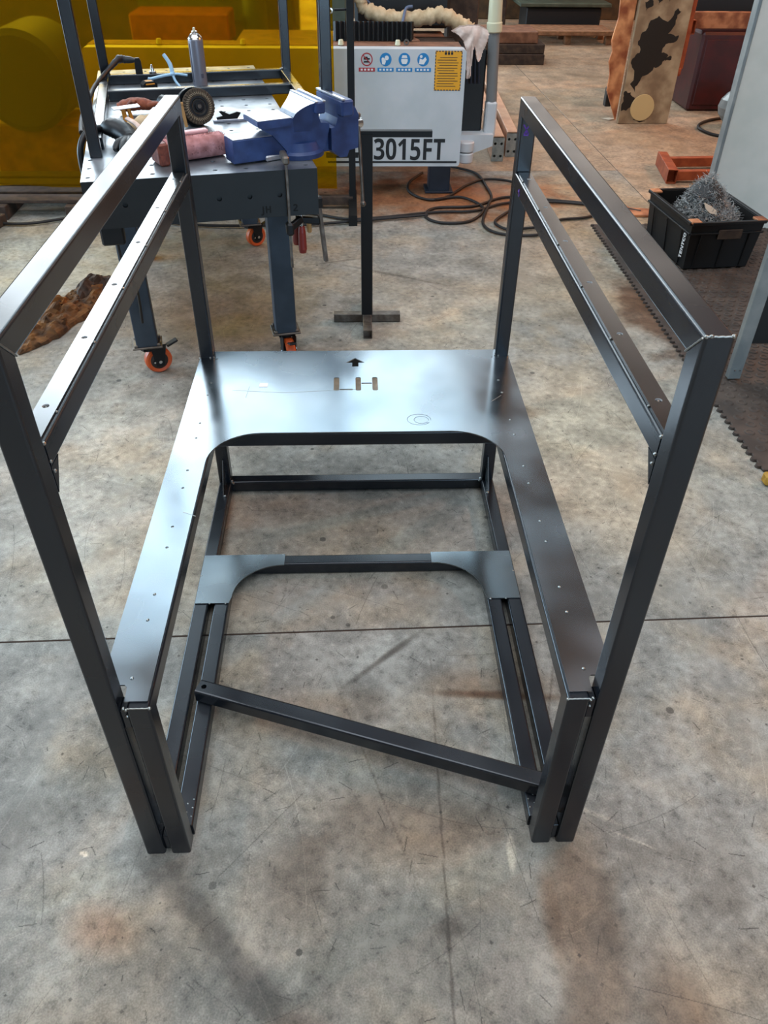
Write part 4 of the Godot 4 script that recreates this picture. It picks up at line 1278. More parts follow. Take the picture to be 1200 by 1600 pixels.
func curtain() -> void:
	var t := thing("curtain_stand", "dark square-tube welding screen stand behind the table", "screen stand", Vector3(0, 0, -4.1))
	var st := mb()
	for x in [0.0, -2.75]:
		st = mb()
		bar(st, Vector3(x, 0.06, 0), Vector3(x, 1.22, 0), Vector3.BACK, 0.04, 0.04, 0.004)
		part("post", st, M.black_iron, t)
		st = mb()
		bar(st, Vector3(x, 0.031, 0.32), Vector3(x, 0.031, -0.16), Vector3.UP, 0.05, 0.06, 0.004)
		part("foot", st, M.black_iron, t)
	st = mb()
	bar(st, Vector3(-2.77, 1.20, 0), Vector3(0.02, 1.20, 0), Vector3.UP, 0.04, 0.04, 0.004)
	part("top_rail", st, M.black_iron, t)
	st = mb()
	bar(st, Vector3(-0.75, 0.05, 0.0), Vector3(0.0, 0.05, 0.0), Vector3.UP, 0.05, 0.05, 0.004)
	part("bottom_rail", st, M.dark_wood, t)
	st = mb()
	cyl(st, Vector3(-0.02, 1.04, 0.0), Vector3(-0.085, 1.04, 0.02), 0.006, 8)
	part("hook", st, M.black_iron, t)
	# the curtain: a thin waved sheet with two faces
	var c := thing("welding_curtain", "translucent amber welding curtain hanging behind the table on the left", "curtain", Vector3(0, 0, -4.05))
	st = mb()
	var nx := 60
	var ny := 12
	var at := func(i: int, j: int) -> Vector3:
		var x := lerpf(-2.7, -0.093, float(i) / nx)
		var y := lerpf(0.125 + 0.03 * (1.0 - float(i) / nx), 1.16, float(j) / ny)
		var free := 1.0 - 0.6 * float(j) / ny
		return Vector3(x, y, 0.018 * free * sin(x * 7.0) + 0.008 * free * sin(x * 17.0 + y * 2.0))
	var nor := func(i: int, j: int) -> Vector3:
		var dx: Vector3 = at.call(mini(i + 1, nx), j) - at.call(maxi(i - 1, 0), j)
		var dy: Vector3 = at.call(i, mini(j + 1, ny)) - at.call(i, maxi(j - 1, 0))
		return dx.cross(dy).normalized()
	var th := Vector3(0, 0, 0.002)
	for i in nx:
		for j in ny:
			var q := [at.call(i, j), at.call(i + 1, j), at.call(i + 1, j + 1), at.call(i, j + 1)]
			var n := [nor.call(i, j), nor.call(i + 1, j), nor.call(i + 1, j + 1), nor.call(i, j + 1)]
			quadn(st, q[0] + th, q[1] + th, q[2] + th, q[3] + th, n[0], n[1], n[2], n[3])
			quadn(st, q[0] - th, q[1] - th, q[2] - th, q[3] - th, -n[0], -n[1], -n[2], -n[3])
	for i in nx:
		for j in [0, ny]:
			quad(st, at.call(i, j) + th, at.call(i + 1, j) + th, at.call(i + 1, j) - th, at.call(i, j) - th, Vector3(0, -1 if j == 0 else 1, 0))
	for j in ny:
		for i in [0, nx]:
			quad(st, at.call(i, j) + th, at.call(i, j + 1) + th, at.call(i, j + 1) - th, at.call(i, j) - th, Vector3(-1 if i == 0 else 1, 0, 0))
	part("sheet", st, M.curtain_amber, c)
	for x in [-0.105, -0.7, -1.3, -1.9, -2.5]:
		st = mb()
		lathe(st, [Vector2(0.008, -0.003), Vector2(0.014, -0.002), Vector2(0.014, 0.002), Vector2(0.008, 0.003), Vector2(0.008, -0.003)], 14, Transform3D(Basis(Vector3.RIGHT, PI / 2), Vector3(x, 1.04 if x > -0.2 else 1.145, 0.004)))
		part("eyelet", st, M.chrome, c)

func sticker_disc(t: Node3D, c: Vector3, kind: int) -> void:
	var m = M.print_red if kind == 0 else M.print_blue
	var face := Basis(Vector3.RIGHT, PI / 2)
	var st := mb()
	if kind == 0: lathe(st, [Vector2(0.028, 0), Vector2(0.028, 0.0012), Vector2(0.034, 0.0012), Vector2(0.034, 0)], 32, Transform3D(face, c))
	else: lathe(st, [Vector2(0, 0.0012), Vector2(0.034, 0.0012), Vector2(0.034, 0)], 32, Transform3D(face, c))
	box(st, c + Vector3(0, -0.052, 0.0006), Vector3(0.094, 0.020, 0.0014), 0.0003)
	var p := part("safety_sign", st, m, t)
	st = mb()
	var z := Vector3(0, 0, 0.0016)
	if kind == 0:
		var k := mb()
		slab(k, [Vector2(-0.018, -0.004), Vector2(0.016, -0.004), Vector2(0.018, 0.004), Vector2(0.006, 0.005), Vector2(0.003, 0.012), Vector2(-0.014, 0.012), Vector2(-0.018, 0.005)], 0.0012, Transform3D(Basis.IDENTITY, c + Vector3(0, 0.002, 0)))
		slab(k, [Vector2(-0.02, -0.016), Vector2(0.018, -0.016), Vector2(0.014, -0.008), Vector2(-0.016, -0.008)], 0.0012, Transform3D(Basis.IDENTITY, c))
		part("sign_drawing", k, M.print_black, p)
		st = mb()
		bar(st, c + z + Vector3(-0.021, 0.021, 0), c + z + Vector3(0.021, -0.021, 0), Vector3.BACK, 0.005, 0.0012, 0.0003)
		part("sign_drawing", st, M.print_red, p)
		st = mb()
	elif kind == 1:
		lathe(st, [Vector2(0, 0.002), Vector2(0.012, 0.002), Vector2(0.012, 0.0)], 18, Transform3D(face, c + Vector3(0.006, 0.008, 0)))
		slab(st, [Vector2(-0.02, -0.024), Vector2(-0.004, -0.026), Vector2(0.002, -0.008), Vector2(-0.006, 0.004), Vector2(-0.016, 0.012), Vector2(-0.024, 0.004)], 0.002, Transform3D(Basis.IDENTITY, c))
	elif kind == 2:
		slab(st, [Vector2(-0.018, 0.004), Vector2(0.018, 0.004), Vector2(0.019, -0.008), Vector2(0.012, -0.022), Vector2(-0.012, -0.022), Vector2(-0.019, -0.008)], 0.002, Transform3D(Basis.IDENTITY, c))
		slab(st, [Vector2(-0.017, 0.008), Vector2(0.017, 0.008), Vector2(0.012, 0.022), Vector2(-0.012, 0.022)], 0.002, Transform3D(Basis.IDENTITY, c))
	else:
		lathe(st, [Vector2(0, 0.002), Vector2(0.008, 0.002), Vector2(0.008, 0.0)], 16, Transform3D(face, c + Vector3(-0.012, 0.016, 0)))
		slab(st, [Vector2(-0.024, -0.022), Vector2(0.004, -0.024), Vector2(0.02, 0.0), Vector2(0.012, 0.014), Vector2(-0.002, 0.0), Vector2(-0.02, 0.006)], 0.002, Transform3D(Basis.IDENTITY, c))
	for k in 4: box(st, c + Vector3(-0.03 + 0.02 * k, -0.052, 0.0014), Vector3(0.012, 0.010, 0.0012), 0.0003)
	part("sign_drawing", st, M.print_white, p)

func machine() -> void:
	var t := thing("laser_machine", "white sheet-metal cutting machine lettered 3015FT with safety stickers and blue legs", "machine", Vector3(0, 0, -4.3))
	var st := mb()
	# front panel with rounded corners
	var poly := []
	var w0 := -1.52
	for q in rounded(0.668 - w0, 0.637, 0.018, 4): poly.append(q[0] + Vector2((0.668 + w0) / 2, 0.508))
	slab(st, poly, 0.09, Transform3D(Basis.IDENTITY, Vector3(0, 0, -0.09)))
	part("front_panel", st, M.white_paint, t)
	st = mb()
	box(st, Vector3((0.655 + w0) / 2, 0.822, -0.165), Vector3(0.64 - w0, 0.016, 0.15), 0.003)
	part("top_ledge", st, M.brown_top, t)
	# legs
	for x in [0.56, -0.45, -1.35]:
		st = mb()
		bar(st, Vector3(x, 0.012, -0.16), Vector3(x, 0.3, -0.16), Vector3.BACK, 0.135, 0.13, 0.004)
		box(st, Vector3(x, 0.007, -0.16), Vector3(0.18, 0.012, 0.17), 0.002)
		part("leg", st, M.navy_paint, t)
	# black stripes and lettering
	st = mb()
	box(st, Vector3(0.25, 0.2145, 0.0006), Vector3(0.80, 0.0115, 0.0012), 0.0003)
	part("stripe", st, M.print_black, t)
	st = mb()
	box(st, Vector3(-0.06, 0.255, 0.0006), Vector3(0.2, 0.032, 0.0012), 0.0003)
	part("stripe", st, M.print_black, t)
	text_part("lettering", "3015FT", 0.168, 0.0016, M.print_black, t, Transform3D(Basis.IDENTITY, Vector3(0.352, 0.286, 0.0008)), true, 0.80)
	for k in 4: sticker_disc(t, Vector3(0.093 + 0.1085 * k, 0.774, 0), k)
	st = mb()
	box(st, Vector3(0.566, 0.717, 0.0006), Vector3(0.156, 0.205, 0.0012), 0.0003)
	var lab := part("warning_label", st, M.print_yellow, t)
	st = mb()
	for k in 12:
		var y := 0.786 - 0.0135 * k
		var L := 0.10 + 0.028 * ((k * 7) % 5) / 5.0
		box(st, Vector3(0.566 - (0.128 - L) / 2 * float(k % 3 != 0), y, 0.0014), Vector3(L, 0.0032, 0.001), 0.0002)
	for x in [0.548, 0.566, 0.584]: box(st, Vector3(x, 0.806, 0.0014), Vector3(0.012, 0.013, 0.001), 0.0002)
	for k in 9:
		for s in [-1, 1]: box(st, Vector3(0.566 - 0.07 + 0.0175 * k, 0.717 + s * 0.1, 0.0014), Vector3(0.010, 0.005, 0.001), 0.0002)
	for k in 12:
		for s in [-1, 1]: box(st, Vector3(0.566 + s * 0.0755, 0.717 - 0.09 + 0.0165 * k, 0.0014), Vector3(0.005, 0.010, 0.001), 0.0002)
	part("label_print", st, M.print_black, lab)
	# bolts on the ledge
	for x in [-0.055, -0.62, -1.1, 0.275]:
		st = mb()
		cyl(st, Vector3(x, 0.83, -0.10), Vector3(x, 0.858, -0.10), 0.018, 6, 0.014, 0.003)
		part("ledge_bolt", st, M.cream_plastic, t)
	st = mb()
	lathe(st, [Vector2(0.008, -0.004), Vector2(0.016, -0.004), Vector2(0.016, 0.004), Vector2(0.008, 0.004), Vector2(0.008, -0.004)], 14, Transform3D(Basis(Vector3.RIGHT, PI / 2), Vector3(0.325, 0.846, -0.1)))
	part("ring_bolt", st, M.old_steel, t)
	# bellows along the gantry
	st = mb()
	var n := 17
	for k in n:
		var x := -0.10 + 0.028 * k
		slab(st, [Vector2(0, -0.16), Vector2(0, 0.0), Vector2(0.014, 0.018), Vector2(0.028, 0.0), Vector2(0.028, -0.16)], 0.10, Transform3D(Basis(Vector3.RIGHT, Vector3(0, 0.2, 0.98).normalized(), Vector3(0, 0.98, -0.2).normalized()), Vector3(x, 0.83, -0.24)))
	part("bellows", st, M.bellows, t)
	st = mb()
	box(st, Vector3(-0.05, 0.76, -0.55), Vector3(1.3, 0.10, 0.5), 0.01)
	box(st, Vector3(0.345, 0.83, -0.40), Vector3(0.05, 0.02, 0.36), 0.004, Basis(Vector3.UP, 0.25))
	part("gantry_deck", st, M.brown_top, t)
	st = mb()
	box(st, Vector3(0.51, 0.78, -0.36), Vector3(0.27, 0.05, 0.36), 0.006)
	for k in 6: box(st, Vector3(0.51, 0.812, -0.22 - 0.055 * k), Vector3(0.26, 0.012, 0.02), 0.003)
	part("chip_tray", st, M.dark_wood, t)
	st = mb()
	box(st, Vector3(0.33, 1.12, -0.80), Vector3(0.60, 0.56, 0.3), 0.02)
	part("motor_housing", st, M.bellows, t)
	st = mb()
	box(st, Vector3(0.74, 0.98, -0.95), Vector3(0.20, 0.50, 0.2), 0.01)
	part("gantry_end", st, M.dark_wood, t)
	st = mb()
	box(st, Vector3(-0.08, 0.99, -0.5), Vector3(0.12, 0.25, 0.3), 0.01)
	part("gantry_block", st, M.green_paint, t)
	for k in 5:
		st = mb()
		box(st, Vector3(0.62, 0.66 + 0.07 * k, -0.95 - 0.14 * k), Vector3(0.42, 0.025, 0.22), 0.004)
		part("bed_slat", st, M.brown_top if k % 2 == 0 else M.dark_wood, t)
	st = mb()
	box(st, Vector3(0.745, 0.57, -0.36), Vector3(0.15, 0.46, 0.3), 0.01)
	box(st, Vector3(0.1, 0.42, -1.15), Vector3(1.1, 0.5, 0.7), 0.01)
	part("side_box", st, M.bellows, t)
	# cable chain hoses on the right flank
	st = mb()
	for k in 4: tube(st, smooth([Vector3(0.70 + 0.02 * k, 0.80, -0.18), Vector3(0.70 + 0.022 * k, 0.73, -0.16), Vector3(0.705 + 0.024 * k, 0.62, -0.17)], 4), 0.008, 6)
	part("thin_hoses", st, M.navy_paint, t)
	# cream cloth-wrapped duct
	st = mb()
	var pts := smooth([Vector3(0.075, 1.06, -0.45), Vector3(0.07, 0.985, -0.45), Vector3(0.15, 0.945, -0.45), Vector3(0.285, 0.918, -0.45), Vector3(0.441, 0.924, -0.45), Vector3(0.557, 0.94, -0.45), Vector3(0.66, 0.90, -0.44), Vector3(0.74, 0.862, -0.42)], 14)
	rng.seed = 12
	var rad := []
	for k in pts.size(): rad.append((0.043 if k > 20 else 0.034) + 0.005 * sin(k * 0.85) + 0.003 * sin(k * 2.1) + rng.randf_range(-0.0015, 0.0015))
	tube(st, pts, rad, 14)
	part("wrapped_duct", st, M.cream_cloth, t)
	st = mb()
	tube(st, smooth([Vector3(0.26, 0.862, -0.3), Vector3(0.31, 0.91, -0.32), Vector3(0.335, 0.975, -0.40), Vector3(0.375, 0.985, -0.42)], 6), 0.009, 8)
	tube(st, smooth([Vector3(0.02, 1.1, -0.5), Vector3(0.08, 1.03, -0.52), Vector3(0.14, 0.97, -0.52)], 6), 0.007, 8)
	part("air_hose", st, M.blue_hose, t)
	# pipe on the right flank: white elbow, grey pipe, cream sleeve
	st = mb()
	cyl(st, Vector3(0.868, 0.5, -0.2), Vector3(0.846, 0.93, -0.2), 0.034, 20)
	part("grey_pipe", st, M.pipe_grey, t)
	st = mb()
	cyl(st, Vector3(0.848, 0.90, -0.2), Vector3(0.835, 1.3, -0.2), 0.042, 20, 0.034, 0.006)
	cyl(st, Vector3(0.849, 0.885, -0.2), Vector3(0.846, 0.94, -0.2), 0.046, 20, 0.046, 0.006)
	part("pipe_sleeve", st, M.cream_plastic, t)
	st = mb()
	box(st, Vector3(0.868, 0.42, -0.2), Vector3(0.07, 0.20, 0.08), 0.01)
	slab(st, [Vector2(0.66, 0.24), Vector2(0.74, 0.23), Vector2(0.885, 0.28), Vector2(0.885, 0.345), Vector2(0.66, 0.345)], 0.16, Transform3D(Basis.IDENTITY, Vector3(0, 0, -0.27)))
	part("white_bracket", st, M.white_paint, t)
	st = mb()
	for k in 2: cyl(st, Vector3(0.715, 0.19 + 0.065 * k, -0.09), Vector3(0.715, 0.25 + 0.065 * k, -0.09), 0.048, 20, 0.05, 0.006)
	part("drain_cup", st, M.white_paint, t)
	# rag hung over the flank: one cloth with soft folds, cut to the outline it hangs in
	t = thing("rag", "pale pink rag draped over the right end of the white machine", "rag", Vector3(0, 0, -4.3))
	var shape := PackedVector2Array([Vector2(0.59, 0.898), Vector2(0.635, 0.922), Vector2(0.69, 0.928), Vector2(0.75, 0.927), Vector2(0.80, 0.905), Vector2(0.808, 0.885), Vector2(0.797, 0.84), Vector2(0.782, 0.80), Vector2(0.772, 0.757), Vector2(0.757, 0.742), Vector2(0.745, 0.765), Vector2(0.739, 0.80), Vector2(0.728, 0.83), Vector2(0.721, 0.80), Vector2(0.719, 0.72), Vector2(0.714, 0.655), Vector2(0.694, 0.652), Vector2(0.688, 0.74), Vector2(0.682, 0.80), Vector2(0.662, 0.85), Vector2(0.63, 0.88)])
	st = mb()
	var cell := 0.004
	var front := func(p: Vector2) -> Vector3:
		var near := 1.0
		for k in shape.size():
			near = minf(near, p.distance_to(Geometry2D.get_closest_point_to_segment(p, shape[k], shape[(k + 1) % shape.size()])))
		var across := (p.x - 0.70) + (p.y - 0.86) * 0.35 * signf(p.x - 0.71)
		var folds := 0.009 * sin(across * 72.0 + 1.5 * sin(p.y * 18.0)) * smoothstep(0.925, 0.86, p.y) + 0.004 * sin(p.y * 60.0 + p.x * 25.0) * smoothstep(0.86, 0.92, p.y)
		return Vector3(p.x, p.y, -0.13 + 0.22 * sqrt(near * 0.06) + folds)
	for i in 58:
		for j in 72:
			var c := Vector2(0.585 + cell * (i + 0.5), 0.648 + cell * (j + 0.5))
			if not Geometry2D.is_point_in_polygon(c, shape): continue
			var q := []
			var nq := []
			for o in [Vector2(-0.5, -0.5), Vector2(0.5, -0.5), Vector2(0.5, 0.5), Vector2(-0.5, 0.5)]:
				var w: Vector2 = c + o * cell
				var f: Vector3 = front.call(w)
				var fx: Vector3 = front.call(w + Vector2(0.003, 0))
				var fy: Vector3 = front.call(w + Vector2(0, 0.003))
				q.append(f)
				nq.append((fx - f).cross(fy - f).normalized())
			quadn(st, q[0], q[1], q[2], q[3], nq[0], nq[1], nq[2], nq[3])
			var back := Vector3(0, 0, -0.16)
			quad(st, Vector3(q[0].x, q[0].y, 0) + back, Vector3(q[1].x, q[1].y, 0) + back, Vector3(q[2].x, q[2].y, 0) + back, Vector3(q[3].x, q[3].y, 0) + back, Vector3.FORWARD)
	part("cloth", st, M.rag_cloth, t)
	# what stands behind the curtain
	t = thing("storage_drum", "big dark green drum seen round-ended through the amber curtain at far left", "drum", Vector3(-2.02, 0, -4.62))
	st = mb()
	lathe(st, [Vector2(0, 0.02), Vector2(0.25, 0.02), Vector2(0.285, 0.0), Vector2(0.285, -0.5), Vector2(0, -0.5)], 40, Transform3D(Basis(Vector3.RIGHT, PI / 2), Vector3(0, 0.59, 0)))
	part("barrel", st, M.drum_green, t)
	st = mb()
	box(st, Vector3(0.0, 0.17, -0.25), Vector3(0.60, 0.34, 0.42), 0.01)
	part("cradle", st, M.brown_top, t)
	t = thing("rust_bin", "rusty orange steel bin seen through the curtain above the white machine", "bin", Vector3(-1.26, 0, -6.15))
	st = mb()
	box(st, Vector3(0, 0.69, 0), Vector3(0.72, 0.20, 0.4), 0.01)
	part("box_body", st, M.rust_orange, t)
	st = mb()
	for x in [-0.26, 0.26]: box(st, Vector3(x, 0.296, 0), Vector3(0.06, 0.588, 0.3), 0.004)
	part("stand", st, M.dark_wood, t)
	t = thing("added_dark_housing", "tall dark olive block added to darken the view through the amber curtain", "machine", Vector3(-1.75, 0, -7.1))  # dark block added behind the curtain to darken what shows through
	st = mb()
	box(st, Vector3(0, 0.8, 0), Vector3(2.6, 1.6, 0.8), 0.02)
	part("housing", st, M.olive_dark, t)
	st = mb()
	box(st, Vector3(0.5, 1.0, 0.405), Vector3(0.9, 0.7, 0.02), 0.006)
	part("door", st, M.green_paint, t)
	st = mb()
	cyl(st, Vector3(-0.72, 0.001, -6.15), Vector3(-0.72, 1.7, -6.15), 0.09, 20)
	top("gas_cylinder", st, M.green_paint, "slim dark green gas cylinder behind the amber curtain", "gas cylinder")
	t = thing("pallet", "dark wooden pallet lying under the amber curtain at far left", "pallet", Vector3(-2.15, 0, -4.2))
	for k in 3:
		st = mb()
		box(st, Vector3(-0.35 + 0.43 * k, 0.04, 0), Vector3(0.09, 0.078, 0.62), 0.004)
		part("stringer", st, M.dark_wood, t)
	for k in 4:
		st = mb()
		box(st, Vector3(0.08, 0.09, -0.26 + 0.155 * k), Vector3(1.05, 0.02, 0.11), 0.003)
		part("deck_board", st, M.dark_wood, t)
	st = mb()
	box(st, Vector3(-2.10, 0.03, -3.68), Vector3(0.11, 0.058, 0.34), 0.004, Basis(Vector3.UP, -0.22))
	top("timber_block", st, M.dark_wood, "grey-brown timber offcut on the floor in front of the pallet under the curtain", "timber")

func right_side() -> void:
	# two primed beams with drilled end plates

	for q in [[1.043, -5.10, 0.085, 0.166, 0.10, "pale primed steel beam with a drilled end plate on the floor, nearer the white machine"], [1.162, -5.22, 0.085, 0.166, 0.10, "pale primed steel beam with a drilled end plate on the floor, the right-hand one of the pair"]]:
		var t := thing("steel_beam", q[5], "beam", Vector3(q[0], 0, q[1]), -0.04, "primed beams beside the white machine")
		var st := mb()
		bar(st, Vector3(0, 0.086, -0.010), Vector3(0, 0.086, -2.3), Vector3.UP, 0.078, 0.165, 0.006, Vector3.ZERO, Vector3.ZERO, 0.2)
		part("beam_body", st, M.beam_primer, t)
		st = mb()
		var w: float = q[2]
		perforated(st, [-w / 2, 0, w / 2], [0.001, 0.083, 0.16], func(i, j): return Vector3((i - 0.5) * 0.045, 0.038 + 0.082 * j, 0.0095), 0.06, Transform3D.IDENTITY)
		part("end_plate", st, M.galvanised, t)

	# pallet and the machine table standing behind it
	var p := thing("pallet", "light wooden pallet on the floor in the far background", "pallet", Vector3(2.64, 0, -10.1), 0.0)
	for z in [-0.40, 0.0]:
		for x in [-0.50, 0.0, 0.50]:
			var st := mb()
			box(st, Vector3(x, 0.05, z), Vector3(0.07, 0.098, 0.1), 0.004)
			part("block", st, M.pallet_wood, p)
	for j in 5:
		var st := mb()
		box(st, Vector3(0, 0.125, 0.05 - 0.13 * j), Vector3(1.10, 0.045 if j == 0 else 0.024, 0.10), 0.004)
		part("deck_board", st, M.pallet_wood, p)
	var g := thing("green_press", "grey-green machine with a flat table standing behind the far pallet", "machine", Vector3(2.7, 0, -10.95))
	var st2 := mb()
	box(st2, Vector3(0, 0.155, 0), Vector3(0.95, 0.308, 0.5), 0.01)
	part("base", st2, M.dark_grey, g)
	st2 = mb()
	box(st2, Vector3(0, 0.34, 0.02), Vector3(1.15, 0.04, 0.6), 0.006)
	part("machine_table", st2, M.green_paint, g)
	st2 = mb()
	box(st2, Vector3(-0.12, 0.95, -0.12), Vector3(0.14, 1.2, 0.2), 0.01)
	part("column", st2, M.green_paint, g)
	st2 = mb()
	box(st2, Vector3(0.28, 0.75, -0.2), Vector3(0.5, 0.8, 0.15), 0.01)
	part("back_panel", st2, M.dark_grey, g)
	st2 = mb()
	box(st2, Vector3(-0.52, 0.75, -0.2), Vector3(0.5, 0.8, 0.15), 0.01)
	part("back_panel", st2, M.green_paint, g)
	st2 = mb()
	tube(st2, smooth([Vector3(-0.55, 0.6, 0.2), Vector3(-0.42, 0.42, 0.24), Vector3(-0.25, 0.5, 0.2), Vector3(-0.2, 0.75, 0.1)], 6), 0.012, 6)
	tube(st2, smooth([Vector3(0.1, 0.9, 0.1), Vector3(-0.02, 0.6, 0.15), Vector3(-0.05, 0.42, 0.2)], 6), 0.012, 6)
	part("hose", st2, M.cable_black, g)
	# stacked dark timbers between machine and pallet
	for q in [[1.72, 0.0, -9.0, 0.75, 0.10, "lowest dark timber of the stack left of the far pallet"], [1.74, 0.101, -9.02, 0.7, 0.09, "middle dark timber of the stack left of the far pallet"], [1.68, 0.192, -9.05, 0.66, 0.11, "topmost dark timber of the stack left of the far pallet"]]:
		var st := mb()
		box(st, Vector3(0, q[4] / 2 + 0.001, 0), Vector3(q[3], q[4] - 0.002, 0.5), 0.006)
		top("timber", st, M.dark_wood if q[1] < 0.15 else M.brown_top, q[5], "timber", "dark timbers stacked in the background").position = Vector3(q[0], q[1], q[2])
	st2 = mb()
	box(st2, Vector3(0, 0.62, 0), Vector3(0.12, 1.24, 0.12), 0.01)
	top("steel_post", st2, M.dark_wood, "dark upright post in the background right of the cream pipe", "post").position = Vector3(1.70, 0, -9.55)
	st2 = mb()
	box(st2, Vector3(0, 1.3, 0), Vector3(5.2, 2.6, 0.12), 0.01)
	top("added_backdrop", st2, M.olive_dark, "dark olive partition added to darken the far background behind the green machine", "backdrop").position = Vector3(2.6, 0, -12.2)  # sheet added to keep the far background dark
	# stained column: pale front plate with an oil stain and a round hole cover, rusty flange at its left
	var c := thing("stained_column", "rust-streaked pale steel column with a black oil stain and a round cover near its foot", "column", Vector3(2.43, 0, -6.2), 0.05)
	var st3 := mb()
	box(st3, Vector3(0, 0.951, -0.02), Vector3(0.425, 1.9, 0.04), 0.004)
	part("front_plate", st3, M.column_plate, c)
	st3 = mb()
	slab(st3, [Vector2(-0.215, 0.25), Vector2(-0.215, 1.9), Vector2(-0.36, 1.9), Vector2(-0.355, 1.0), Vector2(-0.335, 0.75), Vector2(-0.36, 0.6), Vector2(-0.34, 0.52), Vector2(-0.355, 0.45), Vector2(-0.33, 0.36), Vector2(-0.33, 0.24), Vector2(-0.22, 0.02), Vector2(-0.215, 0.02)], 0.02, Transform3D(Basis.IDENTITY, Vector3(0, 0, -0.08)))
	part("rusty_flange", st3, M.flange_rust, c)
	st3 = mb()
	box(st3, Vector3(-0.285, 0.18, -0.14), Vector3(0.05, 0.14, 0.06), 0.004)
	part("dark_stub", st3, M.dark_grey, c)
	st3 = mb()
	lathe(st3, [Vector2(0, 0.006), Vector2(0.098, 0.006), Vector2(0.1, 0)], 32, Transform3D(Basis(Vector3.RIGHT, PI / 2), Vector3(-0.03, 0.125, 0.0005)))
	part("round_cover", st3, M.cover_cream, c)
	st3 = mb()
	box(st3, Vector3(0.235, 1.15, -0.06), Vector3(0.045, 1.5, 0.06), 0.004)
	box(st3, Vector3(0.22, 0.38, -0.04), Vector3(0.05, 0.06, 0.05), 0.01)
	part("edge_angle", st3, M.rust_orange, c)
	# splatter-shaped oil stain as a thin film on the plate
	st3 = mb()
	for poly in STAIN:
		# ragged outline: each edge is broken twice
		var pp := []
		for q in poly: pp.append(Vector2(q[0], q[1]))
		rng.seed = 40 + pp.size()
		for pass_ in 2:
			var finer := []
			for k in pp.size():
				var a: Vector2 = pp[k]
				var b: Vector2 = pp[(k + 1) % pp.size()]
				finer.append(a)
				finer.append((a + b) / 2 + (b - a).orthogonal() * rng.randf_range(-0.22, 0.22))
			pp = finer
		slab(st3, pp, 0.0008, Transform3D(Basis.IDENTITY, Vector3(0, 0, 0.0004)))
	part("oil_stain", st3, M.oil_black, c, "black oil stain")
	st3 = mb()
	slab(st3, [Vector2(-0.06, 0.0), Vector2(0.02, -0.03), Vector2(0.05, 0.02), Vector2(0.0, 0.05)], 0.006, flat_up(0.002))
	top("paper_scrap", st3, M.paper, "torn pale scrap on the floor against the foot of the stained column", "scrap").position = Vector3(2.18, 0, -6.36)
	# red cabinet with an orange tube frame before it
	var rd := thing("red_cabinet", "dark red steel cabinet in the shadow right of the stained column", "cabinet", Vector3(3.55, 0, -6.95))
	st3 = mb()
	box(st3, Vector3(0, 0.301, 0), Vector3(1.2, 0.6, 0.6), 0.02)
	part("cabinet_body", st3, M.red_paint, rd)
	st3 = mb()
	box(st3, Vector3(-0.35, 0.3, 0.303), Vector3(0.42, 0.5, 0.012), 0.006)
	part("door", st3, M.red_paint, rd)
	st3 = mb()
	bar(st3, Vector3(-0.1, 0.36, 0.31), Vector3(-0.1, 0.50, 0.31), Vector3.BACK, 0.02, 0.014, 0.004)
	part("handle", st3, M.old_steel, rd)
	var rf := thing("primed_frame", "red-brown primed tube frame lying across the top of the red cabinet", "steel frame", Vector3(3.5, 0.602, -6.75))
	st3 = mb()
	bar(st3, Vector3(-0.75, 0.075, 0.0), Vector3(0.9, 0.075, 0.0), Vector3.UP, 0.06, 0.12, 0.006)
	part("long_tube", st3, M.rust_plate, rf)
	st3 = mb()
	bar(st3, Vector3(-0.72, 0.05, 0.22), Vector3(-0.72, 0.05, -0.1), Vector3.UP, 0.09, 0.1, 0.006, Vector3.ZERO, Vector3.ZERO, 0.05)
	part("short_tube", st3, M.rust_orange, rf)
	st3 = mb()
	box(st3, Vector3(0, 1.4, 0), Vector3(3.2, 2.8, 0.1), 0.01)
	top("dark_sheet", st3, M.dark_grey, "near-black sheet behind the red cabinet", "sheet").position = Vector3(4.3, 0, -7.6)  # plain near-black sheet closing the view here
	st3 = mb()
	tube(st3, smooth([Vector3(3.35, 0.012, -6.45), Vector3(3.02, 0.012, -6.28), Vector3(2.85, 0.012, -6.05), Vector3(2.9, 0.012, -5.80), Vector3(3.1, 0.012, -5.78), Vector3(3.4, 0.012, -5.9)], 8), 0.012, 8)
	top("floor_hose", st3, M.cable_black, "thick black hose curled on the floor in front of the red cabinet", "hose")
	st3 = mb()
	ball(st3, Vector3(0, 0.15, 0), Vector3(0.2, 0.15, 0.16), 8)
	top("plastic_bag", st3, M.post_grey, "grey plastic bag of waste beside the curled hose", "bag").position = Vector3(3.2, 0, -6.1)
	# low rusty orange frame on the floor
	var lf := thing("floor_frame", "low orange-brown tube frame with open ends lying on the floor behind the black crate", "steel frame", Vector3(2.15, 0, -4.6), 0.0)
	st3 = mb()
	bar(st3, Vector3(-0.005, 0.046, 0.02), Vector3(0.06, 0.046, -0.42), Vector3.UP, 0.065, 0.09, 0.004, Vector3.ZERO, Vector3.ZERO, 0.06)
	part("end_tube", st3, M.rust_orange, lf)
	for q in [-0.02, -0.33]:
		st3 = mb()
		bar(st3, Vector3(0.03 + (0.04 if q < -0.2 else 0.0), 0.046, q), Vector3(0.62, 0.046, q - 0.03), Vector3.UP, 0.05, 0.06, 0.004)
		part("cross_tube", st3, M.rust_orange, lf)
	# white panel behind the crate
	var wp := thing("white_panel", "tall white panel standing behind the black crate at the right edge", "panel", Vector3(2.045, 0, -3.70), 0.0)
	st3 = mb()
	box(st3, Vector3(0.65, 1.001, -0.02), Vector3(1.3, 2.0, 0.03), 0.003)
	part("face_sheet", st3, M.panel_white, wp)
	st3 = mb()
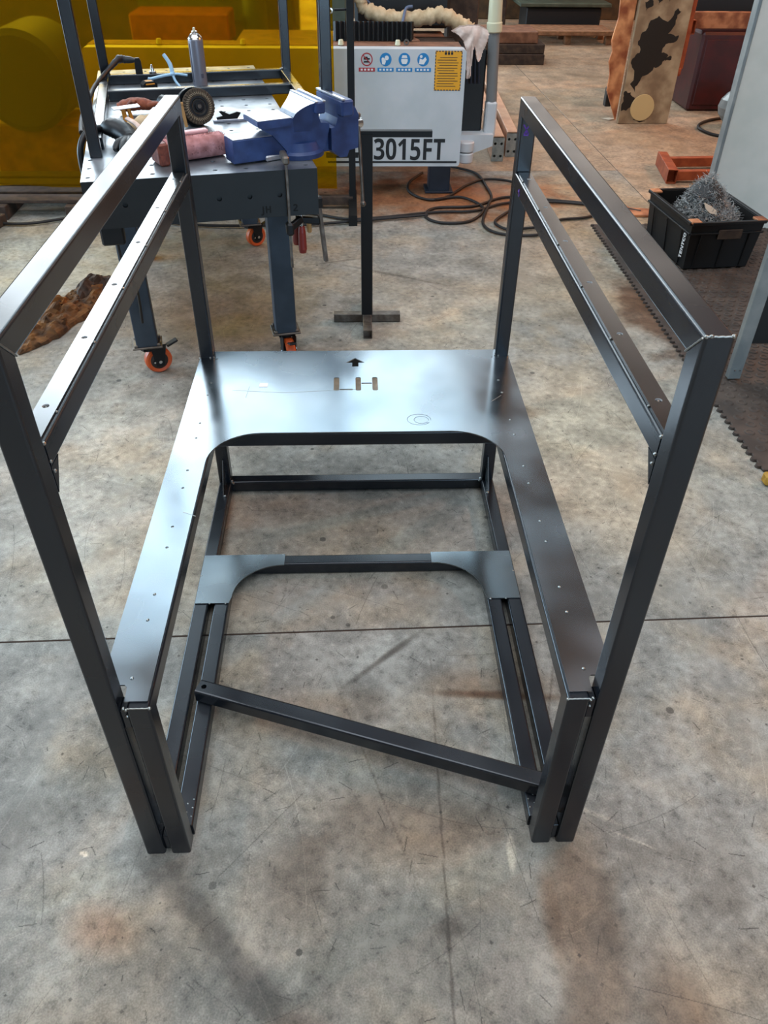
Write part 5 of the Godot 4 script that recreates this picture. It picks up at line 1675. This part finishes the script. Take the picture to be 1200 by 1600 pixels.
	bar(st3, Vector3(-0.008, 0.001, -0.03), Vector3(-0.008, 2.0, -0.03), Vector3.BACK, 0.018, 0.06, 0.003)
	part("edge_strip", st3, M.post_grey, wp)
	# rack post and dark body in the right foreground
	var rk := thing("tool_rack", "dark rack with a grey sheet-metal corner post at the right edge of the picture", "rack", Vector3(1.55, 0.0145, -1.95), 0.0)
	st3 = mb()
	bar(st3, Vector3(0, 0.006, 0), Vector3(0, 1.6, 0), Vector3.BACK, 0.052, 0.03, 0.003)
	var rp := part("corner_post", st3, M.post_grey, rk)
	st3 = mb()
	for x in [-0.008, 0.012]: cyl(st3, Vector3(x, 0.045, 0.014), Vector3(x, 0.045, 0.019), 0.004, 10, 0.003)
	part("rivet", st3, M.chrome, rp)
	st3 = mb()
	box(st3, Vector3(0.36, 0.85, -0.08), Vector3(0.66, 1.45, 0.05), 0.004)
	part("dark_panel", st3, M.crate_black, rk)
	st3 = mb()
	box(st3, Vector3(0.67, 0.8, -0.02), Vector3(0.05, 1.6, 0.05), 0.004)
	part("corner_post", st3, M.post_grey, rk)

func crate() -> void:
	var t := thing("black_crate", "black plastic crate full of steel wool, on the floor at the right", "crate", Vector3(1.705, 0.0155, -3.06), 0.10)
	# local: x right 0..0.40, z back 0..-0.52
	var W := 0.39
	var L := 0.53
	var H := 0.245
	var th := 0.012
	var tp := 0.02   # taper
	var wall := func(a: Vector3, b: Vector3, n: Vector3) -> void:
		var st := mb()
		var up := Vector3(0, H, 0)
		var a0 := a - n * tp
		var b0 := b - n * tp
		var d := (b - a).normalized() * tp
		var ins := -n * th
		quad(st, a0 + d + Vector3(0, 0.004, 0), b0 - d + Vector3(0, 0.004, 0), b + up, a + up, n)
		quad(st, a0 + d + ins + Vector3(0, 0.004, 0), b0 - d + ins + Vector3(0, 0.004, 0), b + up + ins, a + up + ins, -n)
		quad(st, a + up, b + up, b + up + ins, a + up + ins, Vector3.UP)
		# ribs
		for k in 3:
			var f := (k + 0.5) / 3.0
			var c := a.lerp(b, f)
			bar(st, c - n * (tp - 0.004) + Vector3(0, 0.01, 0), c + n * 0.004 + Vector3(0, H - 0.05, 0), n, 0.008, 0.006, 0.002)
		bar(st, a + up * 0.995 + n * 0.004, b + up * 0.995 + n * 0.004, Vector3.UP, 0.02, 0.016, 0.003)
		bar(st, a + up * 0.78 + n * 0.001, b + up * 0.78 + n * 0.001, Vector3.UP, 0.012, 0.01, 0.003)
		part("side_wall", st, M.crate_black, t)
	wall.call(Vector3(0, 0, 0), Vector3(W, 0, 0), Vector3.BACK)
	wall.call(Vector3(W, 0, 0), Vector3(W, 0, -L), Vector3.RIGHT)
	wall.call(Vector3(W, 0, -L), Vector3(0, 0, -L), Vector3.FORWARD)
	wall.call(Vector3(0, 0, -L), Vector3(0, 0, 0), Vector3.LEFT)
	var st := mb()
	box(st, Vector3(W / 2, 0.008, -L / 2), Vector3(W - 2 * tp, 0.014, L - 2 * tp), 0.003)
	part("bottom", st, M.crate_black, t)
	for q in [[0, 0], [W, 0], [0, -L], [W, -L]]:
		st = mb()
		box(st, Vector3(clampf(q[0], 0.02, W - 0.02), H + 0.004, clampf(q[1], -L + 0.02, -0.02)), Vector3(0.055, 0.012, 0.055), 0.003)
		part("corner_cap", st, M.rust_plate, t)
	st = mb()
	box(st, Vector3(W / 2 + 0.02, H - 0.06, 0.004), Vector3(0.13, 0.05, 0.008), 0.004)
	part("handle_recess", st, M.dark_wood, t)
	# white raised lettering on the left wall
	text_part("crate_lettering", "TENTCO", 0.034, 0.003, M.print_white, t, Transform3D(Basis(Vector3.UP, -PI / 2) * Basis(Vector3.FORWARD, -PI / 2), Vector3(-0.002, 0.12, -0.045)), true)
	# steel wool: a heap of fine tangled wire
	rng.seed = 31
	st = mb()
	var hc := Vector3(0.20, 0.15, -0.24)
	ball(st, hc, Vector3(0.165, 0.085, 0.2), 9)
	ball(st, hc + Vector3(0.0, 0.11, -0.06), Vector3(0.10, 0.105, 0.11), 8)
	var sw := thing("steel_wool", "tangled heap of silver steel wool filling the black crate", "steel wool", Vector3(1.705, 0.0155, -3.06), 0.10)
	part("core", st, M.wool_core, sw)
	st = mb()
	for k in 2400:
		var a := rng.randf() * TAU
		var rr := sqrt(rng.randf())
		var base := hc + Vector3(0.165 * rr * cos(a), 0, 0.2 * rr * sin(a))
		var hgt := 0.10 * sqrt(maxf(0.0, 1.0 - rr * rr)) + 0.135 * exp(-Vector2(base.x - 0.20, base.z + 0.30).length_squared() / 0.010)
		base.y = hc.y + hgt - rng.randf() * 0.012
		var pts := [base]
		var d := Vector3(rng.randf_range(-1, 1), rng.randf_range(-0.3, 0.6), rng.randf_range(-1, 1)).normalized()
		for j in 5:
			d = (d + Vector3(rng.randf_range(-1, 1), rng.randf_range(-0.9, 0.75), rng.randf_range(-1, 1)) * 1.1).normalized()
			pts.append(pts[-1] + d * rng.randf_range(0.006, 0.013))
		tube(st, pts, 0.0011, 3)
	meta(part("wire_strands", st, M.swarf, sw), "", "", "", "stuff")
	st = mb()
	slab(st, [Vector2(-0.03, 0.035), Vector2(0.0, 0.02), Vector2(0.04, -0.01), Vector2(0.035, -0.03), Vector2(0.0, -0.02), Vector2(-0.02, 0.0)], 0.003, Transform3D(Basis(Vector3.RIGHT, -0.6), hc + Vector3(-0.05, 0.115, 0.10)))
	var sc := top("paper_scrap", st, M.paper, "torn white paper scrap lying on the steel wool in the crate", "scrap")
	sc.position = Vector3(1.705, 0.0155, -3.06)
	sc.rotation.y = 0.10

func floor_things() -> void:
	# rubber mat: sheet, round studs, knobbly edge
	var t := thing("rubber_mat", "brown rubber mat with round studs and a toothed edge on the floor at the right", "mat", Vector3(1.42, 0, -3.81))
	var st := mb()
	box(st, Vector3(0.62, 0.0055, 1.26), Vector3(1.24, 0.009, 2.46), 0.002)
	part("sheet", st, M.rubber, t)
	st = mb()
	for j in 46:
		for i in 22:
			var p := Vector3(0.045 + 0.054 * i + (0.027 if j % 2 else 0.0), 0.0098, 0.05 + 0.0525 * j)
			lathe(st, [Vector2(0.021, 0.0), Vector2(0.018, 0.004), Vector2(0.012, 0.0045), Vector2(0.010, 0.002), Vector2(0, 0.002)], 9, Transform3D(Basis.IDENTITY, p))
	meta(part("studs", st, M.rubber, t), "", "", "", "stuff")
	st = mb()
	for j in 60:
		cyl(st, Vector3(-0.004, 0.001, 0.04 + 0.041 * j), Vector3(-0.004, 0.011, 0.04 + 0.041 * j), 0.013, 8, 0.011)
	meta(part("toothed_edge", st, M.rubber, t), "", "", "", "stuff")
	st = mb()
	box(st, Vector3(0, 0.021, 0), Vector3(0.07, 0.04, 0.04), 0.007)
	box(st, Vector3(0.012, 0.03, 0.012), Vector3(0.06, 0.026, 0.02), 0.007)
	top("foam_block", st, M.yellow_block, "small worn yellow block on the floor at the near corner of the rubber mat", "block").position = Vector3(1.425, 0, -1.255)
	# cables behind the stand
	var runs := [
		["looped black cable on the floor in front of the white machine's leg", [[0.482, -4.795], [0.381, -4.58], [0.369, -4.379], [0.481, -4.226], [0.689, -4.276], [0.805, -4.067], [0.698, -3.839], [0.523, -3.807], [0.437, -3.918], [0.508, -4.068], [0.75, -4.103], [0.977, -4.275], [1.25, -4.22], [1.56, -4.12], [1.77, -4.0]]],
		["black cable running from under the white machine into the tangle of loops", [[0.60, -5.0], [0.725, -4.916], [0.855, -4.766], [0.885, -4.444], [0.886, -4.275], [0.84, -4.1], [0.767, -3.784], [0.838, -3.626], [1.017, -3.594], [1.1, -3.65], [1.215, -3.836], [1.402, -3.891], [1.523, -3.982]]],
		["long black cable lying nearly straight past the support stand's foot", [[-0.30, -3.98], [-0.198, -3.943], [-0.025, -3.864], [0.186, -3.897], [0.501, -3.986], [0.738, -4.008], [0.957, -4.151], [1.245, -4.175], [1.457, -4.125]]],
		["black cable curving up and over the others right of the machine leg", [[0.52, -4.22], [0.607, -4.276], [0.758, -4.512], [0.903, -4.637], [1.068, -4.581], [1.16, -4.378], [1.1, -4.2], [0.92, -3.95], [0.84, -3.80], [0.90, -3.68], [1.0, -3.70], [1.2, -3.75]]],
		["black cable from the left edge passing under the welding table", [[-2.3, -3.85], [-2.042, -3.798], [-1.859, -3.797], [-1.599, -3.90], [-1.25, -3.86], [-0.935, -3.771], [-0.674, -3.749], [-0.267, -3.768], [0.03, -3.83], [0.45, -3.93]]]]
	for k in runs.size():
		var pts := []
		for q in runs[k][1]: pts.append(Vector3(q[0], 0.010 + 0.0012 * k, q[1]))
		st = mb()
		tube(st, smooth(pts, 8), 0.0085, 8)
		top("floor_cable", st, M.cable_black, runs[k][0], "cable", "black cables on the floor")
	# crumpled brown rag on the floor at left
	t = thing("oily_rag", "crumpled brown and ochre rag on the floor left of the welding table", "rag", Vector3(-1.35, 0, -2.62))
	var folds := noise(5.0, 17, 3)
	for layer in 3:
		st = mb()
		var gx := 26
		var gz := 44
		var pos := func(i: int, j: int) -> Vector3:
			var u := float(i) / gx * 2.0 - 1.0
			var v := float(j) / gz * 2.0 - 1.0
			var w: float = [0.105, 0.085, 0.05][layer] * (1.0 - 0.35 * v) * sqrt(maxf(0.0, 1.0 - pow(absf(v), 3.0)))
			var c: Vector3 = [Vector3(0.02, 0, 0.0), Vector3(0.085, 0, -0.22), Vector3(-0.045, 0, 0.03)][layer]
			var L: float = [0.40, 0.13, 0.13][layer]
			var p := c + Vector3(u * w - 0.26 * v * L, 0, v * L)
			var n := folds.get_noise_3d(p.x * 2.6, p.z * 1.3, layer * 3.0)
			var n2 := absf(folds.get_noise_3d(p.x * 2.6 + 9.0, p.z * 1.8, layer * 5.0))
			var edge := sqrt(maxf(0.0, 1.0 - u * u)) * sqrt(maxf(0.0, 1.0 - v * v))
			p.y = 0.003 + edge * ([0.05, 0.075, 0.068][layer] + 0.04 * n + 0.03 * n2)
			p.x += 0.03 * n2
			p.z += 0.03 * n
			return p
		for i in gx:
			for j in gz:
				var q := [pos.call(i, j), pos.call(i + 1, j), pos.call(i + 1, j + 1), pos.call(i, j + 1)]
				var nn: Vector3 = (q[1] - q[0]).cross(q[3] - q[0])
				if nn.length() < 1e-9: nn = Vector3.UP
				nn = nn.normalized()
				if nn.y < 0: nn = -nn
				quad(st, q[0], q[1], q[2], q[3], nn)
		part("cloth_fold" if layer < 2 else "ochre_lining", st, [M.cardboard, M.dark_wood, M.ochre_cloth][layer], t)
	# rusty offcuts by the crate
	st = mb()
	slab(st, [Vector2(0, 0), Vector2(0.30, 0.02), Vector2(0.31, -0.10), Vector2(0.12, -0.13), Vector2(0.10, -0.20), Vector2(0.0, -0.18)], 0.012, flat_up(0.002))
	top("steel_offcut", st, M.rust_plate, "flat rusty steel offcut on the floor left of the black crate", "offcut").position = Vector3(1.60, 0, -3.93)
	st = mb()
	box(st, Vector3(0, 0.035, 0), Vector3(0.14, 0.068, 0.1), 0.006, Basis(Vector3.UP, 0.5))
	top("steel_offcut", st, M.brown_top, "small brown steel block on the floor behind the black crate", "offcut").position = Vector3(2.19, 0, -4.20)

var STAIN := []
var SKY := []

func _ready() -> void:
	# camera, exposure, light
	var cam := Camera3D.new()
	cam.name = "camera"
	cam.position = Vector3(-0.0014, 1.6149, 0.8402)
	cam.rotation = Vector3(-0.686, -0.0446, 0.0138)
	cam.fov = rad_to_deg(2.0 * atan(800.0 / 1223.6))
	cam.near = 0.05
	cam.far = 100.0
	add_child(cam)
	var we := WorldEnvironment.new()
	we.name = "environment"
	var env := Environment.new()
	env.background_mode = Environment.BG_COLOR
	env.background_color = Color(0.5, 0.55, 0.6)
	env.tonemap_mode = Environment.TONE_MAPPER_LINEAR
	env.tonemap_exposure = 1.06
	env.sdfgi_enabled = true
	env.ssao_enabled = true
	env.ssil_enabled = true
	we.environment = env
	add_child(we)
	# roof lights, a high window and added unseen fill panes: each a glowing pane with its lamp just in front
	var panes := [
		# centre, size across and along, facing, colour, radiance, glow, label
		[Vector3(-1.1, HALL_Y, -9.65), Vector2(6.2, 6.1), "down", Color(0.80, 0.93, 1.0), 1.3, "skylight_glow", "pale translucent roof light beyond the welding table"],
		[Vector3(-0.4, HALL_Y, -14.4), Vector2(5.0, 3.0), "down", Color(0.80, 0.93, 1.0), 1.3, "skylight_glow", "small translucent roof light far back over the cutting machine"],
		[Vector3(-6.0, HALL_Y, -16.7), Vector2(5.8, 10.2), "down", Color(0.88, 0.96, 1.0), 0.8, "bright_glow", "brightest translucent roof light at the back left of the hall"],
		[Vector3(7.2, HALL_Y, -18.3), Vector2(3.0, 7.0), "down", Color(1.0, 0.95, 0.90), 0.5, "dim_glow", "added dim pane at the far right, out of view, for the right rails"],  # unseen pane added for its reflection in the right top rail
		[Vector3(5.2, 4.7, -22.0), Vector2(6.6, 4.4), "near", Color(1.0, 0.95, 0.90), 0.5, "dim_glow", "added dim pane on the right of the back wall, for the right rails"],  # also added for the right top rail to reflect
		[Vector3(-0.5, HALL_Y, 0.2), Vector2(9.0, 8.0), "down", Color(0.95, 0.97, 1.0), 2.6, "fill_glow", "added overhead fill pane above the frame"],  # added overhead fill, placed clear of the plate reflection
		[Vector3(-4.6, 4.8, -22.0), Vector2(8.4, 4.6), "near", Color(0.93, 0.97, 1.0), 0.8, "bright_glow", "bright high window in the back wall"],
		[Vector3(-9.0, 2.6, -5.0), Vector2(9.0, 4.8), "right", Color(0.76, 0.90, 1.0), 8.0, "fill_glow", "added cool fill pane on the left wall"],  # added cool fill for the inner faces on the right
		[Vector3(4.0, 2.2, 8.0), Vector2(6.0, 3.4), "far", Color(0.72, 0.88, 1.0), 6.0, "fill_glow", "added cool fill pane behind the camera"]]  # added cool fill for the fronts of the posts
	for q in panes:
		var n: Vector3 = {"down": Vector3.DOWN, "near": Vector3.BACK, "right": Vector3.RIGHT, "far": Vector3.FORWARD}[q[2]]
		var rot: Vector3 = {"down": Vector3(-90, 0, 0), "near": Vector3(0, 180, 0), "right": Vector3(0, -90, 0), "far": Vector3.ZERO}[q[2]]
		var sz: Vector3 = {"down": Vector3(q[1].x + 0.2, 0.06, q[1].y + 0.2), "near": Vector3(q[1].x + 0.1, q[1].y + 0.1, 0.06), "far": Vector3(q[1].x + 0.1, q[1].y + 0.1, 0.06), "right": Vector3(0.06, q[1].y + 0.1, q[1].x + 0.1)}[q[2]]
		area(q[0] + n * 0.1, rot, q[1], q[3], q[4], "daylight_or_fill_lamp")
		SKY.append([q[0] + n * 0.03, sz, q[5], q[6]])
	materials()
	mottled("column_plate", Color(0.50, 0.41, 0.31), Color(0.66, 0.58, 0.46), 0.7, 0.0, 0.7, 52)
	mottled("flange_rust", Color(0.55, 0.28, 0.15), Color(0.85, 0.58, 0.38), 0.7, 0.05, 0.6, 53)
	mat("cover_cream", Color(0.78, 0.68, 0.48), 0.7)
	mottled("ochre_cloth", Color(0.42, 0.26, 0.11), Color(0.58, 0.39, 0.18), 0.9, 0.0, 0.1, 55)
	mat("oil_black", Color(0.09, 0.075, 0.065), 0.45)
	STAIN = [
		[[-0.17, 0.30], [-0.12, 0.24], [-0.10, 0.31], [-0.06, 0.36], [0.0, 0.42], [0.06, 0.44], [0.10, 0.50], [0.04, 0.52], [0.06, 0.58], [0.14, 0.60], [0.15, 0.64], [0.06, 0.65], [0.10, 0.74], [0.13, 0.80], [0.10, 0.82], [0.04, 0.73], [-0.04, 0.77], [-0.10, 0.74], [-0.15, 0.66], [-0.17, 0.60], [-0.14, 0.52], [-0.19, 0.48], [-0.18, 0.42]],
		[[-0.15, 0.80], [-0.10, 0.84], [-0.13, 0.88], [-0.17, 0.86]], [[-0.06, 0.84], [-0.03, 0.88], [-0.05, 0.95], [-0.09, 0.92]], [[0.02, 0.86], [0.06, 0.90], [0.04, 0.97], [-0.01, 0.93]],
		[[0.08, 0.46], [0.13, 0.47], [0.12, 0.50], [0.08, 0.49]], [[-0.205, 0.10], [-0.13, 0.13], [-0.11, 0.20], [-0.15, 0.24], [-0.20, 0.25], [-0.205, 0.2]], [[-0.09, 0.035], [-0.03, 0.012], [0.02, 0.02], [-0.02, 0.03], [-0.07, 0.06]]]
	building()
	floor_slabs()
	# warm high-bay lamps hanging at the right and far back
	for q in [[8.2, -4.0, 16.0, "warm high-bay lamp hanging near the red cabinet"], [8.3, -8.5, 22.0, "warm high-bay lamp hanging at the far right"]]:
		var t := thing("bay_lamp", q[3], "lamp", Vector3(q[0], 5.9, q[1]), 0.0, "high-bay lamps under the roof")
		var st := mb()
		lathe(st, [Vector2(0.06, 0.35), Vector2(0.08, 0.30), Vector2(0.24, 0.02), Vector2(0.25, 0.0), Vector2(0.235, 0.0), Vector2(0.07, 0.28)], 28)
		cyl(st, Vector3(0, 0.33, 0), Vector3(0, 1.6, 0), 0.012, 8)
		part("shade", st, M.dark_grey, t)
		st = mb()
		ball(st, Vector3(0, 0.02, 0), Vector3(0.09, 0.09, 0.09), 8)
		part("bulb", st, M.lamp_glow, t)
		var l := OmniLight3D.new()
		l.name = "lamp_light"
		l.light_color = Color(1.0, 0.66, 0.40)
		l.light_energy = q[2]
		l.light_size = 0.08
		l.omni_range = 40.0
		l.omni_attenuation = 2.0
		l.shadow_enabled = true
		l.position = Vector3(0, 0.02, 0)
		t.add_child(l)
	welded_frame()
	welding_table()
	table_frame()
	vice()
	things_on_table()
	support_stand()
	curtain()
	machine()
	right_side()
	crate()
	floor_things()
